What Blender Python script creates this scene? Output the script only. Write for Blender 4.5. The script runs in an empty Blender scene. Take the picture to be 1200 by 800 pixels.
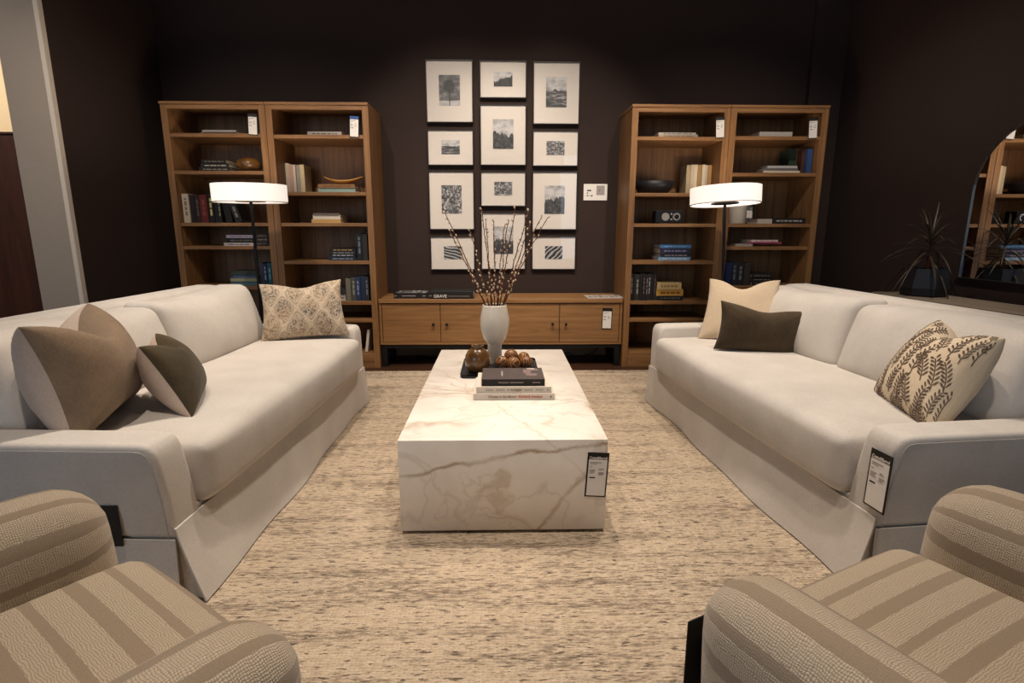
import bpy, bmesh, math, random
from mathutils import Vector, Matrix, noise
R = math.radians
C = bpy.context.scene.collection
rng = random.Random(7)

# ------------------------------------------------------------------ helpers
def lin(h):
    v = [int(h[i:i+2], 16) / 255 for i in (0, 2, 4)]
    return tuple(((c + .055) / 1.055) ** 2.4 if c > .04045 else c / 12.92 for c in v) + (1,)

def obj(name, bm, mat, parent=None, smooth=False, loc=None, mat2=None):
    me = bpy.data.meshes.new(name)
    if isinstance(bm, bpy.types.Mesh):
        me = bm
    else:
        bmesh.ops.recalc_face_normals(bm, faces=bm.faces)
        bm.to_mesh(me); bm.free()
    me.materials.append(mat)
    if mat2: me.materials.append(mat2)
    if smooth:
        for p in me.polygons: p.use_smooth = True
        if smooth != True:
            try: me.set_sharp_from_angle(angle=R(smooth))
            except Exception: pass
    o = bpy.data.objects.new(name, me)
    C.objects.link(o)
    if parent is not None: o.parent = parent
    if loc is not None: o.location = loc
    return o

def tag(o, label, cat, group=None):
    n = len(label.split())
    assert 4 <= n <= 16, (n, label)
    o['label'] = label; o['category'] = cat
    if group: o['group'] = group
    return o

def thing(name, label, cat, loc=(0, 0, 0), rz=0.0, group=None, mat=None):
    o = bpy.data.objects.new(name, None); C.objects.link(o)
    o.empty_display_size = .05
    if mat is not None: o.matrix_world = mat
    else: o.location = loc; o.rotation_euler = (0, 0, rz)
    return tag(o, label, cat, group)

def struct(o): o['kind'] = 'structure'; return o

def box(bm, x0, x1, y0, y1, z0, z1, bev=0.0, seg=2):
    r = bmesh.ops.create_cube(bm, size=1.0)
    vs = r['verts']
    for v in vs:
        v.co = Vector((x0 + (v.co.x + .5) * (x1 - x0), y0 + (v.co.y + .5) * (y1 - y0), z0 + (v.co.z + .5) * (z1 - z0)))
    if bev > 0:
        es = list({e for v in vs for e in v.link_edges})
        bmesh.ops.bevel(bm, geom=es, offset=bev, segments=seg, affect='EDGES', profile=.5)
    return bm

def mkbox(*a, **k): return box(bmesh.new(), *a, **k)

def lathe(bm, prof, seg=32, c=(0, 0, 0)):
    rings = []
    for r, z in prof:
        if r < 1e-5: rings.append([bm.verts.new((c[0], c[1], c[2] + z))])
        else: rings.append([bm.verts.new((c[0] + r * math.cos(2 * math.pi * i / seg), c[1] + r * math.sin(2 * math.pi * i / seg), c[2] + z)) for i in range(seg)])
    for a, b in zip(rings, rings[1:]):
        for i in range(seg):
            j = (i + 1) % seg
            if len(a) == 1 and len(b) == 1: continue
            if len(a) == 1: bm.faces.new((a[0], b[j], b[i]))
            elif len(b) == 1: bm.faces.new((a[i], a[j], b[0]))
            else: bm.faces.new((a[i], a[j], b[j], b[i]))
    return bm

def tube(bm, pts, rad, seg=6):
    pts = [Vector(p) for p in pts]
    if not hasattr(rad, '__len__'): rad = [rad] * len(pts)
    rings = []
    for i, p in enumerate(pts):
        d = (pts[min(i + 1, len(pts) - 1)] - pts[max(i - 1, 0)]).normalized()
        a = d.cross(Vector((0, 0, 1)))
        if a.length < .05: a = d.cross(Vector((0, 1, 0)))
        a.normalize(); b = d.cross(a)
        rings.append([bm.verts.new(p + (a * math.cos(2 * math.pi * k / seg) + b * math.sin(2 * math.pi * k / seg)) * rad[i]) for k in range(seg)])
    for p, q in zip(rings, rings[1:]):
        for k in range(seg):
            bm.faces.new((p[k], p[(k + 1) % seg], q[(k + 1) % seg], q[k]))
    bm.faces.new(rings[0][::-1]); bm.faces.new(rings[-1])
    return bm

def prism(bm, poly, y0, y1, bev=0.0, seg=3):
    """polygon of (x,z) extruded along y"""
    a = [bm.verts.new((x, y0, z)) for x, z in poly]
    b = [bm.verts.new((x, y1, z)) for x, z in poly]
    fs = [bm.faces.new(a), bm.faces.new(b[::-1])]
    n = len(poly)
    for i in range(n): fs.append(bm.faces.new((a[i], b[i], b[(i + 1) % n], a[(i + 1) % n])))
    if bev > 0:
        es = list({e for f in fs[:2] for e in f.edges})
        bmesh.ops.bevel(bm, geom=es, offset=bev, segments=seg, affect='EDGES', profile=.5)
    return bm

def soft_box(lx, ly, lz, r, n=14, crown=(0, 0, 0), fn=None, c=(0, 0, 0)):
    """rounded, stuffed box centred on c; crown = extra bulge on the x, y and z faces"""
    bm = bmesh.new()
    h = Vector((lx / 2, ly / 2, lz / 2))
    key = {}
    def vert(p):
        k = tuple(round(t, 5) for t in p)
        if k in key: return key[k]
        q = Vector((p[0] * h.x, p[1] * h.y, p[2] * h.z))
        inner = Vector((max(-h.x + r, min(h.x - r, q.x)), max(-h.y + r, min(h.y - r, q.y)), max(-h.z + r, min(h.z - r, q.z))))
        d = q - inner
        if d.length > 1e-9: q = inner + d.normalized() * r
        u = [q[i] / h[i] for i in range(3)]
        for i in range(3):
            if crown[i]:
                j, k2 = [t for t in range(3) if t != i]
                q[i] += math.copysign(1, u[i]) * abs(u[i]) * crown[i] * max(0, 1 - u[j] ** 2) ** .7 * max(0, 1 - u[k2] ** 2) ** .7
        if fn: q = fn(q, u)
        v = bm.verts.new(q + Vector(c)); key[k] = v
        return v
    def co(i): # denser near the rounded edges
        t = 2 * i / n - 1
        return math.copysign(1 - (1 - abs(t)) ** 1.6, t)
    cs = [co(i) for i in range(n + 1)]
    for ax in range(3):
        for s in (-1, 1):
            for i in range(n):
                for j in range(n):
                    q = []
                    for a, b in ((i, j), (i + 1, j), (i + 1, j + 1), (i, j + 1)):
                        p = [0, 0, 0]; p[ax] = s; p[(ax + 1) % 3] = cs[a]; p[(ax + 2) % 3] = cs[b]
                        q.append(vert(p))
                    try: bm.faces.new(q if s > 0 else q[::-1])
                    except ValueError: pass
    return bm

def text_mesh(s, size, depth=.0004, align='LEFT', offset=0.0):
    cu = bpy.data.curves.new('lettering', 'FONT')
    cu.body = s; cu.size = size; cu.extrude = depth; cu.align_x = align; cu.offset = offset; cu.resolution_u = 3
    o = bpy.data.objects.new('lettering', cu); C.objects.link(o)
    bpy.context.view_layer.update()
    me = bpy.data.meshes.new_from_object(o.evaluated_get(bpy.context.evaluated_depsgraph_get()))
    bpy.data.objects.remove(o); bpy.data.curves.remove(cu)
    return me

def put_text(name, s, size, mat, parent, loc, rot=(R(90), 0, 0), width=None, offset=0.0):
    me = text_mesh(s, size, offset=offset)
    o = obj(name, me, mat, parent)
    sx = 1
    if width:
        xs = [v.co.x for v in me.vertices]; w = max(xs) - min(xs)
        for v in me.vertices: v.co.x = (v.co.x - min(xs)) * width / w
    o.location = loc; o.rotation_euler = rot
    return o

# ------------------------------------------------------------------ materials
class NT:
    def __init__(s, name):
        s.m = bpy.data.materials.new(name); s.m.use_nodes = True
        s.t = s.m.node_tree; s.b = s.t.nodes['Principled BSDF']
        s._c = None
    def n(s, typ, **k):
        d = s.t.nodes.new(typ)
        for a, v in k.items():
            if a.startswith('i_'): d.inputs[a[2:].replace('_', ' ')].default_value = v
            else: setattr(d, a, v)
        return d
    def l(s, a, b): s.t.links.new(a, b)
    def coord(s, scale=(1, 1, 1), rot=(0, 0, 0), which='Object', loc=(0, 0, 0)):
        tc = s.n('ShaderNodeTexCoord'); mp = s.n('ShaderNodeMapping')
        mp.inputs['Scale'].default_value = scale; mp.inputs['Rotation'].default_value = rot; mp.inputs['Location'].default_value = loc
        s.l(tc.outputs[which], mp.inputs['Vector']); return mp.outputs['Vector']
    def noise(s, vec, scale=5, detail=4, rough=.55, dist=0):
        d = s.n('ShaderNodeTexNoise'); d.inputs['Scale'].default_value = scale; d.inputs['Detail'].default_value = detail
        d.inputs['Roughness'].default_value = rough; d.inputs['Distortion'].default_value = dist
        s.l(vec, d.inputs['Vector']); return d.outputs['Fac']
    def ramp(s, fac, stops, interp='LINEAR'):
        d = s.n('ShaderNodeValToRGB'); d.color_ramp.interpolation = interp
        e = d.color_ramp.elements
        while len(e) < len(stops): e.new(.5)
        for el, (p, c) in zip(e, stops):
            el.position = p; el.color = c if hasattr(c, '__len__') else (c, c, c, 1)
        s.l(fac, d.inputs['Fac']); return d.outputs['Color']
    def mix(s, fac, a, b, mode='MIX'):
        d = s.n('ShaderNodeMix', data_type='RGBA', blend_type=mode)
        for sock, v in ((d.inputs[0], fac), (d.inputs[6], a), (d.inputs[7], b)):
            if isinstance(v, bpy.types.NodeSocket): s.l(v, sock)
            else: sock.default_value = v
        return d.outputs[2]
    def math(s, op, a, b=None, c=None):
        d = s.n('ShaderNodeMath', operation=op)
        for i, v in enumerate((a, b, c)):
            if v is None: continue
            if isinstance(v, bpy.types.NodeSocket): s.l(v, d.inputs[i])
            else: d.inputs[i].default_value = v
        return d.outputs[0]
    def bump(s, h, strength=.3, dist=.002):
        d = s.n('ShaderNodeBump'); d.inputs['Strength'].default_value = strength; d.inputs['Distance'].default_value = dist
        s.l(h, d.inputs['Height']); s.l(d.outputs['Normal'], s.b.inputs['Normal'])
    def col(s, c):
        if isinstance(c, bpy.types.NodeSocket): s.l(c, s.b.inputs['Base Color'])
        else: s.b.inputs['Base Color'].default_value = c
    def set(s, rough=.5, metal=0, spec=.5, coat=0, sheen=0):
        b = s.b.inputs
        b['Roughness'].default_value = rough; b['Metallic'].default_value = metal
        b['Specular IOR Level'].default_value = spec; b['Coat Weight'].default_value = coat
        b['Sheen Weight'].default_value = sheen
        return s.m

_plain = {}
def plain(h, rough=.6, metal=0, spec=.4, coat=0):
    k = (h, rough, metal, spec, coat)
    if k not in _plain:
        t = NT('paint_' + h)
        n = t.noise(t.coord(), 40, 3)
        c = lin(h)
        t.col(t.mix(n, tuple(x * .95 for x in c[:3]) + (1,), tuple(min(1, x * 1.05) for x in c[:3]) + (1,)))
        _plain[k] = t.set(rough, metal, spec, coat)
    return _plain[k]

def fabric(name, h1, h2, scale=900, bump=.25, rough=.9, sheen=.15, big=.12):
    t = NT(name)
    v = t.coord()
    a = t.noise(t.coord((scale, scale * .12, scale * .5)), 1, 2)
    b = t.noise(t.coord((scale * .12, scale, scale * .5)), 1, 2)
    w = t.math('ADD', t.math('MULTIPLY', a, .5), t.math('MULTIPLY', b, .5))
    f = t.math('ADD', w, t.math('MULTIPLY', t.math('SUBTRACT', t.noise(v, 6, 3), .5), big * 4))
    t.col(t.ramp(f, [(.3, lin(h1)), (.7, lin(h2))]))
    t.bump(w, bump, .0015)
    return t.set(rough, 0, .2, 0, sheen)

def oak(name, axis, h=('61432b', '86603b', '98744b')):
    """axis = grain direction"""
    t = NT(name)
    s = [22, 22, 22]; s[axis] = 1.1
    f = [260, 260, 260]; f[axis] = 5
    n = t.noise(t.coord(tuple(s)), 1, 5, .6, 1.2)
    g = t.noise(t.coord(tuple(f)), 1, 2, .5)
    m = t.math('ADD', t.math('MULTIPLY', n, .72), t.math('MULTIPLY', g, .28))
    t.col(t.ramp(m, [(.3, lin(h[0])), (.5, lin(h[1])), (.7, lin(h[2]))]))
    t.bump(g, .12, .001)
    return t.set(.48, 0, .35)

def make_materials():
    M = {}
    # dark woven wallcovering
    t = NT('dark_grasscloth')
    a = t.noise(t.coord((60, 60, 900)), 1, 3); b = t.noise(t.coord((500, 500, 40)), 1, 2); c = t.noise(t.coord((2, 2, 2)), 1, 2)
    w = t.math('ADD', t.math('MULTIPLY', a, .6), t.math('MULTIPLY', b, .4))
    t.col(t.mix(t.math('ADD', t.math('MULTIPLY', w, .7), t.math('MULTIPLY', c, .3)), lin('2a201d'), lin('3e312c')))
    t.bump(w, .15, .001); M['wall'] = t.set(.85, 0, .2)
    M['column'] = plain('998e82', .8)
    M['column_edge'] = plain('cfc4b6', .7)  # corner bead, its lit look put into a paler colour
    M['beige_wall'] = plain('d2bd98', .85)
    M['baseboard'] = plain('857b70', .6)
    M['ceiling'] = plain('3a332e', .9)
    # dark floor boards
    t = NT('dark_floor')
    v = t.coord((1, 1, 1))
    br = t.n('ShaderNodeTexBrick'); t.l(v, br.inputs['Vector'])
    for k, x in (('Scale', 1), ('Mortar Size', .002), ('Brick Width', 1.4), ('Row Height', .13)): br.inputs[k].default_value = x
    br.inputs['Color1'].default_value = lin('3a2519'); br.inputs['Color2'].default_value = lin('4a3020'); br.inputs['Mortar'].default_value = lin('140c08')
    g = t.noise(t.coord((2, 60, 2)), 1, 5)
    t.col(t.mix(t.math('MULTIPLY', g, .5), br.outputs['Color'], lin('22150e')))
    M['floor'] = t.set(.38, 0, .4)
    # rug
    t = NT('woven_rug')
    row = t.n('ShaderNodeTexVoronoi', voronoi_dimensions='2D'); row.inputs['Scale'].default_value = 1
    mp = t.coord((85, 115, 1)); t.l(mp, row.inputs['Vector']); row.inputs['Randomness'].default_value = .5
    loop = t.math('SUBTRACT', 1, row.outputs['Distance'])
    st = t.noise(t.coord((20, 115, 1)), 1, 3, .7)         # short dark flecks lying along the rows
    cl = t.noise(t.coord((1.6, 14, 1)), 1, 3, .6)          # bands where the flecks gather
    fl = t.math('ADD', t.math('MULTIPLY', st, .6), t.math('MULTIPLY', cl, .4))
    base = t.mix(t.noise(t.coord((5, 115, 1)), 1, 3), lin('ad9880'), lin('d0bca2'))
    spx = t.n('ShaderNodeSeparateColor'); t.l(row.outputs['Color'], spx.inputs[0])
    base = t.mix(t.math('MULTIPLY', spx.outputs[0], .5), base, lin('e2d0b6'))
    k = t.ramp(fl, [(.49, 0.), (.57, .6), (.66, .95)])
    c = t.mix(k, base, lin('6e6053'))
    kk = t.ramp(t.noise(t.coord((22, 110, 1), loc=(3.1, 1.7, 0)), 1, 2, .6), [(.60, 0.), (.64, .85)])
    t.col(t.mix(kk, c, lin('56493f')))
    t.bump(loop, .9, .009); M['rug'] = t.set(.95, 0, .1, 0, .1)
    # marble
    t = NT('veined_marble')
    v = t.coord((1, 1, 1))
    dn = t.n('ShaderNodeTexNoise'); dn.inputs['Scale'].default_value = 2.2; dn.inputs['Detail'].default_value = 5; t.l(v, dn.inputs['Vector'])
    vm = t.n('ShaderNodeMix', data_type='VECTOR'); vm.inputs[0].default_value = .38
    t.l(v, vm.inputs[4]); t.l(dn.outputs['Color'], vm.inputs[5])
    def vein(scale, lo, w, rot, det=2.5, loc=(0, 0, 0)):
        mpn = t.n('ShaderNodeMapping'); mpn.inputs['Rotation'].default_value = rot; mpn.inputs['Scale'].default_value = (1.0, 2.6, 1.4); mpn.inputs['Location'].default_value = loc
        t.l(vm.outputs[1], mpn.inputs['Vector'])
        n = t.noise(mpn.outputs['Vector'], scale, det, .5, .4)
        a = t.math('ABSOLUTE', t.math('SUBTRACT', n, lo))
        return t.ramp(a, [(0., 1.), (w * .4, .55), (w, 0.)])
    cloud = t.noise(v, 3.0, 4, .6)
    mask = t.ramp(t.noise(t.coord((1, 1, 1), loc=(5, 2, 1)), 2.6, 2), [(.42, 0.), (.62, 1.)])
    base = t.mix(t.ramp(cloud, [(.35, 0.), (.7, 1.)]), lin('e0d7cb'), lin('f2ebe1'))
    v1 = vein(1.3, .5, .016, (.3, .5, .9)); v2 = vein(2.4, .47, .012, (1.0, .2, 2.1), 3, (4, 1, 2)); v3 = vein(1.1, .55, .07, (.6, .9, .4), 3, (1, 7, 3))
    c = t.mix(t.math('MULTIPLY', v3, t.math('MULTIPLY', mask, .10)), base, lin('c9bcaa'))
    c = t.mix(t.math('MULTIPLY', v1, t.math('MULTIPLY', mask, .6)), c, lin('ad9270'))
    c = t.mix(t.math('MULTIPLY', v2, .28), c, lin('aa9c88'))
    so = t.n('ShaderNodeSeparateXYZ'); t.l(v, so.inputs[0])
    X, Y, Z = so.outputs
    def line(kx, ky, kz, k0, amp, w, strength, col, loc):
        global_c = t.math('ADD', t.math('ADD', t.math('MULTIPLY', X, kx), t.math('MULTIPLY', Y, ky)), t.math('ADD', t.math('MULTIPLY', Z, kz), k0))
        n = t.math('SUBTRACT', t.noise(t.coord((1, 1, 1), loc=loc), 4.5, 5, .62), .5)
        d = t.math('ABSOLUTE', t.math('ADD', global_c, t.math('MULTIPLY', n, amp)))
        br = t.ramp(t.noise(t.coord((1, 1, 1), loc=loc), 7, 2), [(.35, .35), (.6, 1.)])
        return t.math('MULTIPLY', t.ramp(d, [(0., 1.), (w * .35, .6), (w, 0.)]), t.math('MULTIPLY', br, strength)), lin(col)
    for a in ((-.16, .02, 1, -.285, .10, .011, .9, '96754f', (2, 3, 4)), (-1.25, .05, 1, .18, .16, .020, .85, '9c7a52', (7, 1, 2)),
              (.9, .45, 1, -.17, .22, .010, .42, 'a3835c', (1, 8, 5)), (.15, 1, .4, .05, .3, .010, .6, 'a89878', (4, 4, 1)), (.5, 1, -.3, -.42, .3, .012, .6, 'a58a66', (9, 2, 6)), (-.35, 1, .2, .38, .25, .009, .5, 'a89878', (3, 6, 9))):
        f_, k_ = line(*a); c = t.mix(f_, c, k_)
    t.col(c); M['marble'] = t.set(.28, 0, .5)
    # textiles
    M['linen'] = fabric('oatmeal_linen', 'bdb6ad', 'd4cdc4', 700, .25)
    M['linen_dark'] = fabric('linen_shaded', 'b8ada0', 'cfc6ba', 700, .25)  # same linen, with the shade of pleats and base put into its colour
    M['tan_velvet'] = fabric('taupe_velvet', '77634f', '8f7a63', 500, .12, .85, .12, .25)
    M['tan_linen'] = fabric('tan_linen', 'bba78c', 'cebba0', 600, .2, .9, .2)
    M['olive_velvet'] = fabric('dark_olive_velvet', '3b3222', '50442f', 500, .12, .8, .1, .3)
    M['green_velvet'] = fabric('dark_brown_velvet', '3a2f20', '4e402d', 500, .12, .8, .1, .3)
    M['flax'] = fabric('flax_backing', 'b8a392', 'd0bcaa', 650, .2)
    M['cream_cotton'] = fabric('cream_cotton', 'cdb89a', 'dccaae', 650, .2)
    M['sprig'] = fabric('sprig_print', '55443a', '6b5a4c', 500, .1, .9, 0)
    # damask
    t = NT('damask_print')
    uv = t.coord((1, 1, 1), which='UV')
    sp = t.n('ShaderNodeSeparateXYZ'); t.l(uv, sp.inputs[0])
    nz = t.math('MULTIPLY', t.math('SUBTRACT', t.noise(uv, 24, 3), .5), 1.4)
    sx = t.math('SINE', t.math('ADD', t.math('MULTIPLY', sp.outputs[0], 40), nz)); sy = t.math('COSINE', t.math('ADD', t.math('MULTIPLY', sp.outputs[1], 28), nz))
    og = t.math('ABSOLUTE', t.math('ADD', sx, sy))
    line = t.ramp(og, [(.20, 0.), (.28, 1.), (.40, 1.), (.48, 0.)]); cell = t.ramp(og, [(.55, 0.), (.65, 1.)])
    inner = t.ramp(t.noise(uv, 34, 3, .5, 2.5), [(.47, 0.), (.53, 1.)])
    fine = t.ramp(t.noise(uv, 75, 3, .7), [(.44, 0.), (.52, 1.)])
    pat = t.math('MULTIPLY', t.math('MAXIMUM', t.math('MULTIPLY', line, .7), t.math('MULTIPLY', cell, t.math('ADD', .25, t.math('MULTIPLY', inner, .75)))), t.math('ADD', .35, t.math('MULTIPLY', fine, .6)))
    tone = t.ramp(t.noise(uv, 7, 2), [(.35, lin('8e7450')), (.5, lin('6c5f50')), (.65, lin('4c4c50'))])
    t.col(t.mix(t.math('MULTIPLY', pat, 1.0), t.mix(fine, lin('b8a58d'), lin('c9b8a1')), tone))
    t.bump(fine, .15, .001); M['damask'] = t.set(.85, 0, .2, 0, .15)
    # striped boucle: stripes follow the UV u coordinate, in metres
    t = NT('striped_boucle')
    uv = t.coord((1, 1, 1), which='UV'); sp = t.n('ShaderNodeSeparateXYZ'); t.l(uv, sp.inputs[0])
    wob = t.math('MULTIPLY', t.math('SUBTRACT', t.noise(uv, 90, 2), .5), .004)
    uu = t.math('ADD', sp.outputs[0], wob)
    ph = t.math('FRACT', t.math('DIVIDE', uu, .128))
    def band(lo, hi): return t.math('MULTIPLY', t.math('GREATER_THAN', ph, lo), t.math('LESS_THAN', ph, hi))
    st = t.math('ADD', band(.05, .25), band(.57, .70))
    n1 = t.math('MULTIPLY', t.math('SUBTRACT', t.noise(uv, 55, 3), .5), 9); n2 = t.math('MULTIPLY', t.math('SUBTRACT', t.noise(t.coord((1, 1, 1), which='UV', loc=(3, 5, 0)), 55, 3), .5), 9)
    sa = t.math('ABSOLUTE', t.math('SINE', t.math('ADD', t.math('MULTIPLY', sp.outputs[0], 800), n1))); sb = t.math('ABSOLUTE', t.math('SINE', t.math('ADD', t.math('MULTIPLY', sp.outputs[1], 900), n2)))
    knot = t.math('MULTIPLY', t.math('POWER', sa, .6), t.math('POWER', sb, .6))
    fuzz = t.noise(uv, 260, 3, .7)
    lightc = t.mix(t.ramp(knot, [(.15, 0.), (.75, 1.)]), lin('9a8973'), lin('cbbaa2'))
    darkc = t.mix(fuzz, lin('8b7a66'), lin('a5937c'))
    t.col(t.mix(st, lightc, darkc))
    t.bump(t.math('ADD', t.math('MULTIPLY', knot, t.math('SUBTRACT', 1, t.math('MULTIPLY', st, .7))), t.math('MULTIPLY', fuzz, .3)), .45, .0025)
    M['boucle'] = t.set(.95, 0, .1, 0, .3)
    for k, ax in (('oak_x', 0), ('oak_y', 1), ('oak_z', 2)): M[k] = oak('oak_grain_' + 'xyz'[ax], ax)
    M['console_x'] = oak('console_oak', 0, ('6a4a2d', '8a643d', '9b754b'))
    M['panel_wood'] = oak('walnut_panel', 2, ('23110b', '30180f', '3d2014'))
    M['grey_wood'] = oak('weathered_wood', 1, ('6f6253', '8d7f6e', '9c8e7c'))
    M['bowl_wood'] = oak('bowl_wood', 0, ('8a5a2a', 'b5803f', 'c4914e'))
    M['black_metal'] = plain('18181a', .45, .3)
    M['lamp_metal'] = plain('1c1d20', .4, .5)
    M['chrome'] = plain('d0d0d0', .15, 1.0)
    M['frame'] = plain('231f1d', .35)
    M['mat_board'] = plain('d8d0c6', .85)
    M['white'] = plain('e6e0d8', .8)
    M['paper'] = plain('e4dfd8', .8)
    M['ink'] = plain('2a2725', .8)
    M['tagblack'] = plain('0d0c0b', .5)
    M['grey_ink'] = plain('847e78', .8)
    M['ltgrey_ink'] = plain('aaa49c', .8)
    M['red_ink'] = plain('b9503c', .8)
    M['pages'] = plain('cfc2ab', .9)
    M['vase'] = plain('ece3d2', .35, 0, .5, .2)
    M['black_ceramic'] = plain('17161a', .5)
    M['stem'] = plain('6a3a1e', .6)
    M['catkin'] = plain('d8c3a6', .95)
    # bronze glazed ceramic
    t = NT('bronze_glaze')
    n = t.noise(t.coord(), 14, 4)
    t.col(t.ramp(n, [(.35, lin('4c3218')), (.6, lin('785226'))])); M['bronze'] = t.set(.28, 0, .5, .3)
    t = NT('burl_wood')
    w = t.n('ShaderNodeTexWave'); t.l(t.coord((1, 1, 1)), w.inputs['Vector']); w.inputs['Scale'].default_value = 26; w.inputs['Distortion'].default_value = 6; w.inputs['Detail'].default_value = 3
    t.col(t.ramp(w.outputs['Fac'], [(.2, lin('4a2a14')), (.6, lin('8a5a30')), (.9, lin('a9743f'))])); M['burl'] = t.set(.42, 0, .5)
    # lit drum shade
    t = NT('lit_linen_shade')
    t.col(lin('efe6dc')); t.b.inputs['Emission Color'].default_value = (1, .88, .78, 1); t.b.inputs['Emission Strength'].default_value = .82
    M['shade'] = t.set(.9)
    t = NT('lit_shade_diffuser')
    t.col(lin('f4ece2')); t.b.inputs['Emission Color'].default_value = (1, .9, .8, 1); t.b.inputs['Emission Strength'].default_value = 2.2
    M['diffuser'] = t.set(.9)
    # clear picture glass: fresnel mix of clear and mirror reflection
    t = NT('picture_glass')
    fr = t.n('ShaderNodeFresnel'); fr.inputs['IOR'].default_value = 1.5
    tr = t.n('ShaderNodeBsdfTransparent'); gl = t.n('ShaderNodeBsdfGlossy'); gl.inputs['Roughness'].default_value = .02
    ge = t.n('ShaderNodeNewGeometry'); mx = t.n('ShaderNodeMixShader'); t.l(t.math('MULTIPLY', fr.outputs[0], t.math('SUBTRACT', 1, ge.outputs['Backfacing'])), mx.inputs[0]); t.l(tr.outputs[0], mx.inputs[1]); t.l(gl.outputs[0], mx.inputs[2])
    t.l(mx.outputs[0], t.t.nodes['Material Output'].inputs['Surface']); M['glass'] = t.m
    t = NT('mirror_silver'); t.col((.86, .86, .86, 1)); M['mirror'] = t.set(.01, 1.0)
    t = NT('downlight_lens'); t.col((1, .95, .88, 1)); t.b.inputs['Emission Color'].default_value = (1, .84, .66, 1); t.b.inputs['Emission Strength'].default_value = 25
    M['downlight'] = t.set(.5)
    t = NT('dracaena_leaf')
    t.col(t.mix(t.noise(t.coord((30, 30, 4)), 1, 3), lin('1e1a14'), lin('5a4c3c'))); M['leaf'] = t.set(.4)
    t = NT('window_daylight'); t.col((.6, .7, .85, 1)); t.b.inputs['Emission Color'].default_value = (.72, .84, 1, 1); t.b.inputs['Emission Strength'].default_value = 2.0
    M['window'] = t.set(.5)
    return M
M = make_materials()

def art(style, seed):
    """black and white landscape print"""
    t = NT('landscape_print')
    tc = t.n('ShaderNodeTexCoord'); sp = t.n('ShaderNodeSeparateXYZ'); t.l(tc.outputs['Generated'], sp.inputs[0])
    u, w = sp.outputs[0], sp.outputs[2]
    loc = (seed * 3.7, seed * 1.3, seed * 2.1)
    def N(sx, sz, det=4, rough=.6, dist=0):
        return t.noise(t.coord((sx, 1, sz), which='Generated', loc=loc), 1, det, rough, dist)
    sky = t.math('ADD', .25, t.math('MULTIPLY', N(2.5, 5), .7))
    if style == 'ridge':
        edge = t.math('ADD', .52, t.math('MULTIPLY', t.math('SUBTRACT', N(3.5, .01, 5), .5), .9))
        g = t.math('MULTIPLY', t.math('POWER', N(7, 9, 6, .7, .6), 2.2), 1.1)
    elif style == 'lake':
        edge = t.math('ADD', .56, t.math('MULTIPLY', t.math('SUBTRACT', N(4, .01, 4), .5), .35))
        g = t.math('MULTIPLY', t.math('POWER', N(3, 16, 5, .6), 2), 1.25)
    elif style == 'dunes':
        wv = t.n('ShaderNodeTexWave'); wv.inputs['Scale'].default_value = 1.3; wv.inputs['Distortion'].default_value = 5; wv.inputs['Detail'].default_value = 2
        t.l(t.coord((1, 1, 1), rot=(0, R(35 + seed * 9), 0), which='Generated', loc=loc), wv.inputs['Vector'])
        edge = None; g = t.math('ADD', .12, t.math('MULTIPLY', wv.outputs['Fac'], .5))
    elif style == 'rocks':
        edge = None; g = t.math('MULTIPLY', t.math('POWER', N(6, 7, 6, .7, 1.5), 2.6), 2.4)
    elif style == 'forest':
        edge = t.math('ADD', .40, t.math('MULTIPLY', N(22, .01, 3), .75))
        edge = t.math('SUBTRACT', edge, t.math('MULTIPLY', t.math('SUBTRACT', 1, u), .45))
        g = t.math('MULTIPLY', N(16, 2.5, 4), .3)
        sky = t.math('ADD', .35, t.math('MULTIPLY', N(3, 3), .6))
    else:  # lone tree: grey sky, pale ground strip
        edge = t.math('ADD', .16, t.math('MULTIPLY', t.math('SUBTRACT', N(3, .01, 2), .5), .08))
        g = t.math('ADD', .45, t.math('MULTIPLY', N(4, 8), .3)); sky = t.math('ADD', .12, t.math('MULTIPLY', N(3, 7, 5, .7), .55))
    if edge is None: v = g
    else:
        up = t.math('GREATER_THAN', w, edge)
        v = t.math('ADD', t.math('MULTIPLY', up, sky), t.math('MULTIPLY', t.math('SUBTRACT', 1, up), g))
    if style == 'tree':
        cx = t.math('ABSOLUTE', t.math('SUBTRACT', u, .5))
        trunk = t.math('MULTIPLY', t.math('LESS_THAN', cx, .022), t.math('LESS_THAN', w, .75))
        dz = t.math('SUBTRACT', w, .62)
        rr = t.math('SQRT', t.math('ADD', t.math('MULTIPLY', cx, cx), t.math('MULTIPLY', dz, t.math('MULTIPLY', dz, 1.3))))
        crown = t.math('LESS_THAN', t.math('ADD', rr, t.math('MULTIPLY', N(24, 26, 5, .7), .6)), .56)
        k = t.math('MAXIMUM', trunk, crown)
        v = t.math('MULTIPLY', v, t.math('SUBTRACT', 1, t.math('MULTIPLY', k, .5)))
    t.col(t.ramp(v, [(.10, (.010, .010, .012, 1)), (.38, (.09, .09, .09, 1)), (.66, (.55, .54, .53, 1))]))
    return t.set(.5)

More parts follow.
